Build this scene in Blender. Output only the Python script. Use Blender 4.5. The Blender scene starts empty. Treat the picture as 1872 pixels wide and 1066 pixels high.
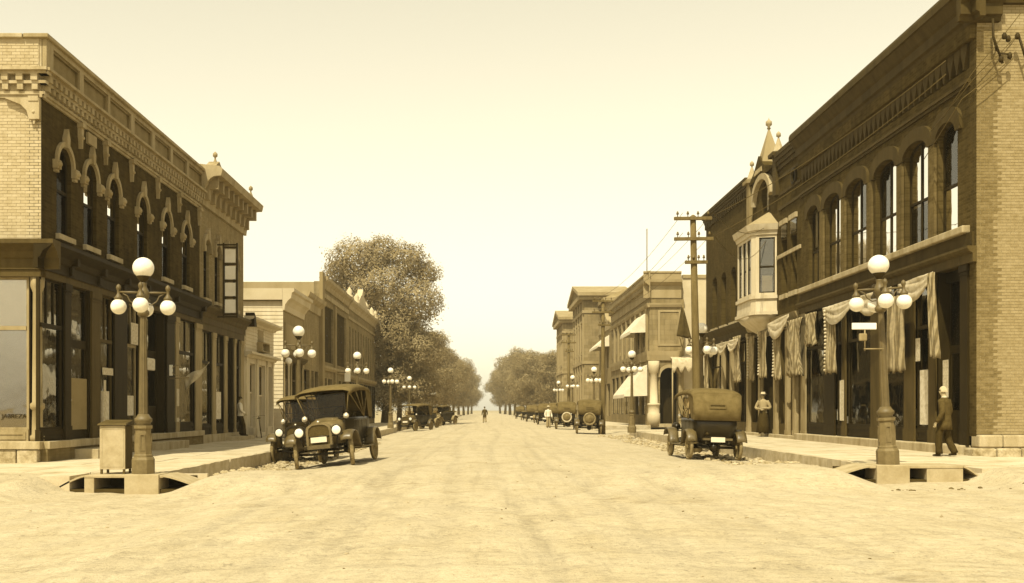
import bpy, bmesh, math, random
from mathutils import Vector, Matrix, noise
random.seed(7)
R = math.radians
SC = bpy.context.scene
COL = SC.collection

# ------------------------------------------------------------------ camera, sky, sun, exposure
cam_d = bpy.data.cameras.new('camera'); cam = bpy.data.objects.new('camera', cam_d); COL.objects.link(cam)
EYE = 1.56
cam.location = (0, 0, EYE); cam.rotation_euler = (R(90), 0, 0)
cam_d.sensor_width = 36.0; cam_d.lens = 36.54
cam_d.shift_x = 0.0262; cam_d.shift_y = 0.1159
cam_d.clip_start = 0.1; cam_d.clip_end = 9000
SC.camera = cam

SUN_EL, SUN_AZ = R(55), R(200)          # azimuth clockwise from +Y: high, behind the camera, a little to its left
to_sun = Vector((math.sin(SUN_AZ)*math.cos(SUN_EL), math.cos(SUN_AZ)*math.cos(SUN_EL), math.sin(SUN_EL)))
W = bpy.data.worlds.new('World'); SC.world = W; W.use_nodes = True
nt = W.node_tree; nt.nodes.clear()
sky = nt.nodes.new('ShaderNodeTexSky'); sky.sky_type = 'NISHITA'; sky.sun_disc = False
sky.sun_elevation = SUN_EL; sky.sun_rotation = SUN_AZ
sky.air_density = 2.9; sky.dust_density = 0.4; sky.ozone_density = 1.0
bw = nt.nodes.new('ShaderNodeRGBToBW'); nt.links.new(sky.outputs[0], bw.inputs[0])
tn = nt.nodes.new('ShaderNodeMix'); tn.data_type = 'RGBA'; tn.blend_type = 'MULTIPLY'; tn.inputs[0].default_value = 1.0
nt.links.new(bw.outputs[0], tn.inputs[6]); tn.inputs[7].default_value = (1.0, 0.922, 0.68, 1)     # sepia-toned print
bg = nt.nodes.new('ShaderNodeBackground'); bg.inputs[1].default_value = 0.128
nt.links.new(tn.outputs[2], bg.inputs[0])
wo = nt.nodes.new('ShaderNodeOutputWorld'); nt.links.new(bg.outputs[0], wo.inputs[0])

sd = bpy.data.lights.new('sun', 'SUN'); sun = bpy.data.objects.new('sun', sd); COL.objects.link(sun)
sd.energy = 4.0; sd.angle = R(0.6); sd.color = (1.0, 0.92, 0.68)
sun.rotation_euler = (-to_sun).to_track_quat('-Z', 'Y').to_euler(); sun.location = (-20, -30, 60)

SC.view_settings.view_transform = 'Standard'; SC.view_settings.look = 'None'
SC.view_settings.exposure = 0.66; SC.view_settings.gamma = 1.0
try: SC.view_settings.use_curve_mapping = False
except Exception: pass
SC.render.engine = 'CYCLES'
SC.cycles.max_bounces = 6; SC.cycles.diffuse_bounces = 3; SC.cycles.glossy_bounces = 3
SC.cycles.transparent_max_bounces = 12; SC.cycles.volume_bounces = 0
SC.cycles.caustics_reflective = False; SC.cycles.caustics_refractive = False
SC.cycles.use_denoising = True

# ------------------------------------------------------------------ materials (sepia: one tone scale for the whole print)
def tone(l):
    g = 0.63 + 0.35*l**0.6; b = 0.11 + 0.80*l**0.71
    k = l/(0.2126 + 0.7152*g + 0.0722*b)
    return (min(1, k), min(1, k*g), min(1, k*b), 1)
MATS = {}
class NT:
    def __init__(s, name):
        s.m = bpy.data.materials.new(name); s.m.use_nodes = True; s.t = s.m.node_tree; s.n = s.t.nodes
        s.b = s.n['Principled BSDF']; s.out = s.n['Material Output']; MATS[name] = s.m
    def new(s, k, **kw):
        x = s.n.new(k)
        for a, b in kw.items(): setattr(x, a, b)
        return x
    def L(s, a, b): s.t.links.new(a, b)
    def ramp(s, fac, stops):
        r = s.new('ShaderNodeValToRGB'); e = r.color_ramp.elements
        while len(e) < len(stops): e.new(0.5)
        for q, (p, c) in zip(e, stops): q.position = p; q.color = c
        s.L(fac, r.inputs[0]); return r.outputs[0]
    def coords(s, kind='Object', scale=(1, 1, 1)):
        c = s.new('ShaderNodeTexCoord'); m = s.new('ShaderNodeMapping'); m.inputs['Scale'].default_value = scale
        if kind == 'World':
            g = s.new('ShaderNodeNewGeometry'); s.L(g.outputs['Position'], m.inputs[0])
        else: s.L(c.outputs[kind], m.inputs[0])
        return m.outputs[0]
    def noise(s, vec, scale, detail=4, rough=0.55):
        n = s.new('ShaderNodeTexNoise'); n.inputs['Scale'].default_value = scale
        n.inputs['Detail'].default_value = detail; n.inputs['Roughness'].default_value = rough
        s.L(vec, n.inputs['Vector']); return n.outputs[0]
    def mult(s, a, b, f=1.0, mode='MULTIPLY'):
        x = s.new('ShaderNodeMix'); x.data_type = 'RGBA'; x.blend_type = mode
        if isinstance(f, float): x.inputs[0].default_value = f
        else: s.L(f, x.inputs[0])
        s.L(a, x.inputs[6])
        if isinstance(b, tuple): x.inputs[7].default_value = b
        else: s.L(b, x.inputs[7])
        return x.outputs[2]
    def bump(s, h, strength=0.3, dist=0.02):
        b = s.new('ShaderNodeBump'); b.inputs['Strength'].default_value = strength; b.inputs['Distance'].default_value = dist
        s.L(h, b.inputs['Height']); s.L(b.outputs[0], s.b.inputs['Normal'])
def g3(v): return (v, v, v, 1)
def mat(name, l, var=0.25, scale=3.0, rough=0.8, metal=0.0, spec=0.08, bump=0.15, fine=30.0, streak=False, kind='World'):
    if name in MATS: return MATS[name]
    s = NT(name)
    v = s.coords(kind, (1, 1, 0.25) if streak else (1, 1, 1))
    n1 = s.noise(v, scale, 5, 0.6); n2 = s.noise(s.coords(kind), fine, 3, 0.6)
    c = s.ramp(n1, [(0.28, tone(l*(1-var))), (0.5, tone(l)), (0.75, tone(min(0.95, l*(1+var*0.8))))])
    d = s.ramp(n2, [(0.3, g3(1-0.5*var)), (0.7, g3(1.0))])
    s.L(s.mult(c, d), s.b.inputs['Base Color'])
    s.b.inputs['Roughness'].default_value = rough; s.b.inputs['Metallic'].default_value = metal
    s.b.inputs['Specular IOR Level'].default_value = spec
    if bump: s.bump(n2, bump, 0.01)
    return s.m
def brick_mat(name, l1, l2, lm, axis='Y', stain=0.35, bw_=0.215, rh=0.076):
    s = NT(name)
    g = s.new('ShaderNodeNewGeometry'); sp = s.new('ShaderNodeSeparateXYZ'); s.L(g.outputs['Position'], sp.inputs[0])
    cb = s.new('ShaderNodeCombineXYZ'); s.L(sp.outputs[axis], cb.inputs[0]); s.L(sp.outputs['Z'], cb.inputs[1])
    bt = s.new('ShaderNodeTexBrick'); s.L(cb.outputs[0], bt.inputs['Vector'])
    for k, val in (('Scale', 1.0), ('Mortar Size', 0.007), ('Mortar Smooth', 0.2), ('Bias', 0.0), ('Brick Width', bw_), ('Row Height', rh)):
        bt.inputs[k].default_value = val
    bt.inputs['Color1'].default_value = tone(l1); bt.inputs['Color2'].default_value = tone(l2); bt.inputs['Mortar'].default_value = tone(lm)
    v = s.coords('World'); n1 = s.noise(v, 0.7, 6, 0.65); v2 = s.coords('World', (2.5, 2.5, 0.3)); n3 = s.noise(v2, 1.5, 5, 0.6)
    c = s.mult(bt.outputs[0], s.ramp(n1, [(0.3, g3(1-stain)), (0.65, g3(1.0))]))
    c = s.mult(c, s.ramp(n3, [(0.35, g3(1-stain*0.8)), (0.6, g3(1.0))]))
    s.L(c, s.b.inputs['Base Color']); s.b.inputs['Roughness'].default_value = 0.95; s.b.inputs['Specular IOR Level'].default_value = 0.04
    inv = s.new('ShaderNodeMath', operation='SUBTRACT'); inv.inputs[0].default_value = 1; s.L(bt.outputs['Fac'], inv.inputs[1])
    s.bump(inv.outputs[0], 0.6, 0.008)
    return s.m
def glass_mat(name, tint=0.55, gloss=0.16, rough=0.03, ior=1.45):
    s = NT(name); s.n.remove(s.b)
    tr = s.new('ShaderNodeBsdfTransparent'); t = tone(tint); tr.inputs[0].default_value = t
    gl = s.new('ShaderNodeBsdfGlossy'); gl.inputs['Roughness'].default_value = rough; gl.inputs[0].default_value = (0.95, 0.93, 0.88, 1)
    fr = s.new('ShaderNodeFresnel'); fr.inputs[0].default_value = ior
    v = s.coords('World'); n = s.noise(v, 1.3, 2); bp = s.new('ShaderNodeBump'); bp.inputs['Strength'].default_value = 0.12; bp.inputs['Distance'].default_value = 0.05
    s.L(n, bp.inputs['Height']); s.L(bp.outputs[0], gl.inputs['Normal'])
    ad = s.new('ShaderNodeMath', operation='ADD'); s.L(fr.outputs[0], ad.inputs[0]); ad.inputs[1].default_value = gloss; ad.use_clamp = True
    mx = s.new('ShaderNodeMixShader'); s.L(ad.outputs[0], mx.inputs[0]); s.L(tr.outputs[0], mx.inputs[1]); s.L(gl.outputs[0], mx.inputs[2])
    s.L(mx.outputs[0], s.out.inputs[0]); return s.m

def road_mat():
    s = NT('dusty_road'); v = s.coords('World')
    big = s.noise(v, 0.22, 5, 0.6); mid = s.noise(s.coords('World', (1.0, 0.45, 1)), 1.6, 6, 0.65); fine = s.noise(v, 16, 5, 0.7); grit = s.noise(v, 70, 2, 0.6)
    tr = s.noise(s.coords('World', (2.4, 0.10, 1)), 1.1, 5, 0.6)
    c = s.ramp(mid, [(0.25, tone(0.36)), (0.5, tone(0.42)), (0.75, tone(0.46))])
    c = s.mult(c, s.ramp(big, [(0.3, g3(0.93)), (0.6, g3(1.0))]))
    c = s.mult(c, s.ramp(tr, [(0.33, g3(0.91)), (0.5, g3(1.0))]))
    c = s.mult(c, s.ramp(fine, [(0.32, g3(0.70)), (0.47, g3(1.0))]))
    c = s.mult(c, s.ramp(grit, [(0.3, g3(0.68)), (0.5, g3(1.0))])); spk = s.noise(v, 34, 3, 0.8); c = s.mult(c, s.ramp(spk, [(0.28, g3(0.6)), (0.34, g3(1.0))]))
    m4 = s.noise(s.coords('World', (1.0, 1.6, 1)), 4.5, 6, 0.75); c = s.mult(c, s.ramp(m4, [(0.34, g3(0.80)), (0.52, g3(1.0)), (0.72, g3(1.06))]))
    l1 = s.noise(s.coords('World', (7.0, 0.22, 1)), 1.0, 3, 0.6); l2 = s.noise(s.coords('World', (0.3, 6.0, 1)), 1.0, 3, 0.6); lm = s.noise(v, 0.3, 2)
    c = s.mult(c, s.ramp(l1, [(0.36, g3(0.91)), (0.42, g3(1.0)), (0.6, g3(1.0)), (0.66, g3(1.04))]), s.ramp(lm, [(0.40, g3(0)), (0.55, g3(1))]))
    c = s.mult(c, s.ramp(l2, [(0.36, g3(0.92)), (0.42, g3(1.0)), (0.6, g3(1.0)), (0.66, g3(1.03))]), s.ramp(lm, [(0.42, g3(1)), (0.56, g3(0))]))
    at = s.new('ShaderNodeAttribute'); at.attribute_name = 'track'; c = s.mult(c, s.ramp(at.outputs['Fac'], [(0.1, g3(1.0)), (1.0, g3(0.87))]), s.ramp(s.noise(v, 1.4, 4, 0.7), [(0.35, g3(0.25)), (0.6, g3(1))]))
    # scuffed darker dung and damp marks in patches
    pm = s.noise(v, 0.35, 3, 0.5); pd = s.noise(s.coords('World', (0.7, 2.6, 1)), 2.3, 6, 0.75)
    a = s.ramp(pm, [(0.52, g3(0)), (0.66, g3(1))]); b = s.ramp(pd, [(0.5, g3(0)), (0.62, g3(1))])
    mk = s.mult(a, b)
    c = s.mult(c, tone(0.20), mk, 'MIX') if False else s.mult(c, (0.74, 0.71, 0.64, 1), mk, 'MULTIPLY')
    s.L(c, s.b.inputs['Base Color']); s.b.inputs['Roughness'].default_value = 0.95; s.b.inputs['Specular IOR Level'].default_value = 0.1
    h = s.new('ShaderNodeMath', operation='ADD'); s.L(fine, h.inputs[0]); s.L(m4, h.inputs[1]); s.bump(h.outputs[0], 0.7, 0.03)
    return s.m

M_ROAD = road_mat()
M_GROUND = mat('far_ground', 0.30, 0.3, 0.2)
M_WALK = mat('pale_concrete', 0.44, 0.26, 1.6, 0.9, fine=20)
M_KERB = mat('kerb_stone', 0.40, 0.3, 3.0, 0.9, bump=0.4, fine=14)
M_VOID = mat('void_shade_mud', 0.045, 0.3, 3)  # drain lining: muddy earth with the void's shade put into its colour
M_ROCK = mat('rubble_stone', 0.34, 0.45, 5, 0.95, bump=0.5, fine=20)
M_CLOD = mat('dung_clod', 0.11, 0.4, 9, 0.95, bump=0.5)
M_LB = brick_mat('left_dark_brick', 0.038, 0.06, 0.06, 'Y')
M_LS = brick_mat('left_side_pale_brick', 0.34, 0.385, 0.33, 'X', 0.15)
M_BRK = [mat('pale_brick_a', 0.36, 0.15, 8, 0.9), mat('pale_brick_b', 0.385, 0.15, 8, 0.9), mat('pale_brick_c', 0.34, 0.15, 8, 0.9)]
M_MORT = mat('pale_mortar', 0.36, 0.2, 5)
M_LTRIM = mat('left_trim_paint', 0.27, 0.32, 2.5, 0.75, streak=True)
M_LPANEL = mat('left_panel', 0.17, 0.25, 2.5, 0.8)
M_STONE = mat('pale_stone', 0.34, 0.35, 3.0, 0.9, bump=0.3, streak=True)
M_L2B = brick_mat('second_brick', 0.20, 0.25, 0.2, 'Y', 0.25)
M_DARKW = mat('dark_painted_wood', 0.020, 0.3, 4, 0.6, streak=True)
M_MIDW = mat('mid_painted_wood', 0.06, 0.3, 4, 0.65, streak=True)
M_LTW = mat('worn_light_wood', 0.24, 0.3, 4, 0.7, streak=True)
M_WHITEW = mat('white_painted_board', 0.47, 0.18, 3, 0.7, streak=True)
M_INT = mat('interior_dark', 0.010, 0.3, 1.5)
M_ROOF = mat('tar_roof', 0.10, 0.3, 1.5)
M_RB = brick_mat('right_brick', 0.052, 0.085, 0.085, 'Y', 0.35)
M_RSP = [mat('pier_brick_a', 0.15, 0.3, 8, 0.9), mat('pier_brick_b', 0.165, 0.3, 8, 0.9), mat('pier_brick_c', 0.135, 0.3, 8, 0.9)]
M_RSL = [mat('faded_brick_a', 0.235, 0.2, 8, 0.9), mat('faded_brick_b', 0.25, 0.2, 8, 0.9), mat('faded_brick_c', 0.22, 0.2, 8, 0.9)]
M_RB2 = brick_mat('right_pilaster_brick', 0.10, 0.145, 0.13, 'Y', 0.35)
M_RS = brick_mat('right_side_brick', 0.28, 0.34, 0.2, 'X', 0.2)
M_RTRIM = mat('right_trim', 0.048, 0.3, 3, 0.75, streak=True)
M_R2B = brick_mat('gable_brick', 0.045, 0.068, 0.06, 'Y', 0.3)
M_TAN = mat('tan_plaster', 0.20, 0.2, 0.8, 0.85)
M_TAN2 = mat('tan_stone', 0.25, 0.28, 0.8, 0.85, streak=True)
M_ASH = brick_mat('ashlar_stone', 0.20, 0.26, 0.14, 'Y', 0.3, 0.9, 0.38)
M_ASHX = brick_mat('ashlar_stone_front', 0.20, 0.25, 0.14, 'X', 0.3, 0.9, 0.38)
M_CREAM = mat('cream_plaster', 0.42, 0.15, 0.8, 0.85)
M_TANB = brick_mat('tan_brick', 0.21, 0.26, 0.2, 'Y', 0.3)
M_MIDB = brick_mat('mid_brick', 0.15, 0.19, 0.16, 'Y', 0.3)
M_GLASS = glass_mat('window_glass', 0.9, 0.05)
M_SIGNP = mat('sign_paper', 0.5, 0.4, 14, 0.9)
M_GLASSL = glass_mat('shade_side_glass', 0.8, 0.0, 0.03, 1.1)
M_GLASSC = glass_mat('windscreen_glass', 0.75, 0.0, 0.03, 1.25)
M_GLASSD = glass_mat('shop_glass', 0.85, 0.13)
M_SHADE = mat('window_shade', 0.78, 0.1, 2, 0.9)
M_PAPER = mat('paper_poster', 0.58, 0.3, 9, 0.9)
M_CLOTHW = mat('white_cloth', 0.44, 0.3, 4, 0.9, fine=60)
M_CLOTHM = mat('faded_bunting', 0.24, 0.5, 7, 0.9, fine=60)
def bunting_mat():
    s = NT('striped_bunting'); v = s.coords('World'); d = s.noise(v, 2.0, 3); w = s.new('ShaderNodeTexWave'); w.bands_direction = 'Y'; w.inputs['Scale'].default_value = 3.2; w.inputs['Distortion'].default_value = 1.0; w.inputs['Detail Scale'].default_value = 0.6
    s.L(v, w.inputs[0]); c = s.ramp(w.outputs[0], [(0.35, tone(0.13)), (0.58, tone(0.27))]); c = s.mult(c, s.ramp(s.noise(v, 6, 4), [(0.3, g3(0.6)), (0.65, g3(1.0))]))
    s.L(c, s.b.inputs['Base Color']); s.b.inputs['Roughness'].default_value = 0.95; s.bump(s.noise(v, 25, 4), 0.3, 0.01); return s.m
M_BUNT = bunting_mat()
M_CLOTHD = mat('dark_flag_cloth', 0.05, 0.3, 4, 0.9)
M_CANVAS = mat('awning_canvas', 0.58, 0.12, 3, 0.9, fine=60)
M_IRON = mat('lamp_iron_paint', 0.085, 0.3, 5, 0.55, spec=0.4, kind='Object')
M_IRON2 = mat('lamp_base_paint', 0.13, 0.3, 6, 0.65, spec=0.3, kind='Object')
M_BLACK = mat('black_iron', 0.03, 0.3, 6, 0.5)
M_GLOBE = mat('opal_globe', 0.78, 0.12, 5, 0.25, spec=0.5, bump=0, kind='Object')
M_CONC = mat('plinth_concrete', 0.32, 0.2, 4, 0.9, bump=0.3)
M_BOXG = mat('box_grey_paint', 0.34, 0.2, 5, 0.7)
M_BOXD = mat('box_dark_tone', 0.07, 0.2, 5, 0.7)  # for the legs, and for the shade painted on the right face
M_POLE = mat('pole_wood', 0.12, 0.35, 5, 0.9, streak=True, bump=0.4)
M_WIRE = mat('wire', 0.08, 0.1, 3, 0.6)
M_INSUL = mat('insulator_glass', 0.10, 0.1, 3, 0.3)
M_BODY = mat('car_black_paint', 0.014, 0.3, 6, 0.32, spec=0.3, bump=0.03, kind='Object')
M_HOOD = mat('dusty_hood_paint', 0.13, 0.5, 2.5, 0.35, spec=0.5, bump=0.03, kind='Object')
M_FEND = mat('dusty_fender', 0.085, 0.5, 3, 0.4, spec=0.5, bump=0.03, kind='Object')
M_TOP = mat('car_top_canvas', 0.105, 0.3, 5, 0.9, fine=80, kind='Object')
M_TOPD = mat('car_top_dark', 0.10, 0.3, 5, 0.9, fine=80, kind='Object')
M_TYRE = mat('tyre_dusty', 0.20, 0.5, 7, 0.9, kind='Object')
M_TYREW = mat('tyre_pale', 0.42, 0.3, 7, 0.9, kind='Object')
M_SPOKE = mat('wheel_wood', 0.14, 0.4, 7, 0.7, kind='Object')
M_NICKEL = mat('nickel', 0.55, 0.1, 6, 0.25, metal=0.7, kind='Object')
M_LENS = mat('headlamp_lens', 0.75, 0.08, 14, 0.15, spec=0.6, kind='Object')
M_SEAT = mat('black_leather', 0.03, 0.3, 8, 0.5, kind='Object')
M_CORE = mat('radiator_core', 0.06, 0.4, 60, 0.5, kind='Object')
M_PLATE = mat('plate_white', 0.60, 0.1, 20, 0.6, kind='Object')
M_SKIN = mat('skin', 0.36, 0.12, 12, 0.6, kind='Object')
M_SUIT = mat('dark_suit', 0.06, 0.3, 14, 0.9, kind='Object')
M_TROU = mat('trousers', 0.035, 0.3, 14, 0.9, kind='Object')
M_SHIRT = mat('white_shirt', 0.62, 0.12, 14, 0.9, kind='Object')
M_SHOE = mat('black_shoe', 0.025, 0.2, 14, 0.5, kind='Object')
M_HAIRW = mat('white_hair', 0.38, 0.2, 30, 0.9, kind='Object')
M_HAIRD = mat('dark_hair', 0.04, 0.2, 30, 0.8, kind='Object')
M_HAT = mat('straw_hat', 0.40, 0.2, 30, 0.9, kind='Object')
M_BARK = mat('bark', 0.09, 0.4, 6, 0.95, bump=0.6, kind='Object')
def leaf_mat(name, l):
    s = NT(name); v = s.coords('Object'); n = s.noise(v, 0.55, 4, 0.65); n2 = s.noise(v, 9, 2)
    c = s.ramp(n, [(0.3, tone(l*0.6)), (0.5, tone(l)), (0.72, tone(l*1.3))]); c = s.mult(c, s.ramp(n2, [(0.35, g3(0.88)), (0.65, g3(1.0))]))
    s.n.remove(s.b)
    d = s.new('ShaderNodeBsdfDiffuse'); t = s.new('ShaderNodeBsdfTranslucent'); s.L(c, d.inputs[0]); s.L(c, t.inputs[0])
    m = s.new('ShaderNodeMixShader'); m.inputs[0].default_value = 0.3; s.L(d.outputs[0], m.inputs[1]); s.L(t.outputs[0], m.inputs[2]); s.L(m.outputs[0], s.out.inputs[0])
    return s.m
M_LEAF = leaf_mat('foliage', 0.25); M_LEAF2 = leaf_mat('foliage_pale', 0.28)

# ------------------------------------------------------------------ mesh helpers
class MB:
    def __init__(s, fr=None): s.v = []; s.f = []; s.fr = fr; s.sm = []
    def add(s, vs, fs, smooth=False):
        o = len(s.v)
        s.v += [s.fr(*p) if s.fr else tuple(p) for p in vs]
        s.f += [tuple(i+o for i in f) for f in fs]; s.sm += [smooth]*len(fs); return s
    def box(s, a0, a1, b0, b1, c0, c1):
        return s.add([(a0,b0,c0),(a1,b0,c0),(a1,b1,c0),(a0,b1,c0),(a0,b0,c1),(a1,b0,c1),(a1,b1,c1),(a0,b1,c1)],
              [(0,3,2,1),(4,5,6,7),(0,1,5,4),(1,2,6,5),(2,3,7,6),(3,0,4,7)])
    def prism(s, poly, c0, c1, smooth=False):          # poly in the first two axes, extruded along the third
        n = len(poly)
        s.add([(p[0],p[1],c0) for p in poly]+[(p[0],p[1],c1) for p in poly], [tuple(range(n))[::-1], tuple(range(n, 2*n))])
        return s.add([(p[0],p[1],c0) for p in poly]+[(p[0],p[1],c1) for p in poly], [(i,(i+1)%n,n+(i+1)%n,n+i) for i in range(n)], smooth)
    def extr(s, prof, a0, a1):                          # prof of (c,b) points, extruded along the first axis
        n = len(prof)
        return s.add([(a0,p[1],p[0]) for p in prof]+[(a1,p[1],p[0]) for p in prof], [(i,(i+1)%n,n+(i+1)%n,n+i) for i in range(n)]+[tuple(range(n))[::-1], tuple(range(n,2*n))])
    def ring(s, out, inn, c0, c1):                      # frame between two outlines
        n = len(out); vs = [(p[0],p[1],c) for c in (c0,c1) for p in out]+[(p[0],p[1],c) for c in (c0,c1) for p in inn]
        fs = []
        for i in range(n):
            j = (i+1)%n
            fs += [(n+i,n+j,3*n+j,3*n+i),(i,2*n+i,2*n+j,j),(i,j,n+j,n+i),(2*n+i,3*n+i,3*n+j,2*n+j)]
        return s.add(vs, fs)
    def lathe(s, prof, n=16, c=(0,0,0), smooth=True, axis='Z'):
        vs = []
        for r, h in prof:
            for k in range(n):
                a = 2*math.pi*k/n; x, y = r*math.cos(a), r*math.sin(a)
                p = (x,y,h) if axis == 'Z' else ((x,h,y) if axis == 'Y' else (h,x,y))
                vs.append((c[0]+p[0], c[1]+p[1], c[2]+p[2]))
        fs = [(i*n+k, i*n+(k+1)%n, (i+1)*n+(k+1)%n, (i+1)*n+k) for i in range(len(prof)-1) for k in range(n)]
        if prof[0][0] > 1e-6: fs.append(tuple(range(n))[::-1])
        if prof[-1][0] > 1e-6: fs.append(tuple((len(prof)-1)*n+k for k in range(n)))
        return s.add(vs, fs, smooth)
    def sphere(s, r, c, n=20, m=12, sz=1.0):
        return s.lathe([(max(1e-7, r*math.sin(math.pi*i/m)), -r*sz*math.cos(math.pi*i/m)) for i in range(m+1)], n, c)
    def tube(s, pts, r, n=8, caps=True):
        pts = [Vector(p) for p in pts]; rr = r if isinstance(r, (list, tuple)) else [r]*len(pts); vs = []
        prev = None
        for i, p in enumerate(pts):
            d = (pts[min(i+1,len(pts)-1)]-pts[max(i-1,0)]).normalized()
            if prev is None:
                up = Vector((0,0,1)) if abs(d.z) < 0.9 else Vector((1,0,0)); u = d.cross(up).normalized()
            else:
                u = (prev - d*prev.dot(d)).normalized()
            prev = u; w = d.cross(u)
            vs += [tuple(p+(u*math.cos(2*math.pi*k/n)+w*math.sin(2*math.pi*k/n))*rr[i]) for k in range(n)]
        fs = [(i*n+k,i*n+(k+1)%n,(i+1)*n+(k+1)%n,(i+1)*n+k) for i in range(len(pts)-1) for k in range(n)]
        if caps: fs += [tuple(range(n))[::-1], tuple((len(pts)-1)*n+k for k in range(n))]
        return s.add(vs, fs, True)
    def loft(s, rings, closed=True, caps=True, smooth=True):
        n = len(rings[0]); vs = [p for r in rings for p in r]; m = n if closed else n-1
        fs = [(i*n+k,i*n+(k+1)%n,(i+1)*n+(k+1)%n,(i+1)*n+k) for i in range(len(rings)-1) for k in range(m)]
        s.add(vs, fs, smooth)
        if caps: s.add(list(rings[0])+list(rings[-1]), [tuple(range(n))[::-1], tuple(range(n,2*n))])
        return s
    def mesh(s, name):
        me = bpy.data.meshes.new(name); me.from_pydata([tuple(p) for p in s.v], [], s.f)
        me.polygons.foreach_set('use_smooth', s.sm)
        bm = bmesh.new(); bm.from_mesh(me)
        bmesh.ops.remove_doubles(bm, verts=bm.verts, dist=1e-5) if any(s.sm) else None
        bmesh.ops.recalc_face_normals(bm, faces=bm.faces); bm.to_mesh(me); bm.free(); me.update()
        return me
    def build(s, name, m, parent=None, solidify=0, bevel=0):
        o = link(name, s.mesh(name), m, parent)
        if solidify: md = o.modifiers.new('thickness', 'SOLIDIFY'); md.thickness = solidify; md.offset = 0
        if bevel: md = o.modifiers.new('bevel', 'BEVEL'); md.width = bevel; md.segments = 2; md.limit_method = 'ANGLE'
        return o
def link(name, me, m=None, parent=None, loc=None, rot=None, scale=None):
    if m is not None and len(me.materials) == 0: me.materials.append(m)
    o = bpy.data.objects.new(name, me); COL.objects.link(o)
    if parent is not None:
        o.parent = parent
        if parent.get('worldbuilt'): o.matrix_parent_inverse = Matrix.Translation(-Vector(parent.location))
    if loc: o.location = loc
    if rot: o.rotation_euler = rot
    if scale: o.scale = scale
    return o
def tag(o, label=None, cat=None, group=None, kind=None):
    if label: o['label'] = label
    if cat: o['category'] = cat
    if group: o['group'] = group
    if kind: o['kind'] = kind
    return o
def empty(name, loc=(0,0,0), rz=0.0, world=False):
    o = bpy.data.objects.new(name, None); COL.objects.link(o); o.location = loc; o.rotation_euler = (0,0,rz); o.empty_display_size = 0.2
    if world: o['worldbuilt'] = 1
    return o
def copy_tree(o, parent=None):
    c = o.copy(); COL.objects.link(c); c.parent = parent
    for ch in list(o.children): copy_tree(ch, c)
    return c
# surveyed street lines
XL, XR, F = -10.7, 12.35, 1900.0
def LY(px, X=10.7): return F*X/(887.0-px)
def RY(px, X=12.35): return F*X/(px-887.0)
def ZA(Y, py): return EYE + (750.0-py)*Y/F
def FL(u, v, w): return (XL+w, u, v)
def FRt(u, v, w): return (XR-w, u, v)
def FS(Y0): return lambda u, v, w: (u, Y0-w, v)
ZL, ZR = 0.31, 0.42                                       # sidewalk levels

def arcpts(a, b, d, r, n=10):                             # arch from (b, d-r) over the apex to (a, d-r)
    m = (a+b)/2; h = (b-a)/2
    return [(m+h*math.cos(math.pi*k/n), d-r+r*math.sin(math.pi*k/n)) for k in range(n+1)]
def outline(a, b, c, d, r=0, n=10):
    if r <= 0: return [(a,c),(b,c),(b,d),(a,d)]
    return [(a,c),(b,c)] + arcpts(a, b, d, r, n)
def wall(mb, u0, u1, v0, v1, th, ops):
    cols = {}
    for o in ops: cols.setdefault((o[0], o[1]), []).append(o)
    cur = u0
    for (a, b) in sorted(cols):
        if a > cur+1e-4: mb.box(cur, a, v0, v1, -th, 0)
        vc = v0
        for o in sorted(cols[(a, b)], key=lambda q: q[2]):
            c, d = o[2], o[3]; r = o[4] if len(o) > 4 else 0
            if c > vc+1e-4: mb.box(a, b, vc, c, -th, 0)
            vc = d
            if r > 0:
                ap = arcpts(a, b, d, r, 12); m = (a+b)/2
                mb.prism([(b, d)] + [p for p in ap if p[0] >= m-1e-6][::-1], -th, 0)
                mb.prism([(a, d)] + [p for p in ap if p[0] <= m+1e-6][::-1], -th, 0)
        if vc < v1-1e-4: mb.box(a, b, vc, v1, -th, 0)
        cur = b
    if cur < u1-1e-4: mb.box(cur, u1, v0, v1, -th, 0)
    return mb
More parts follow.
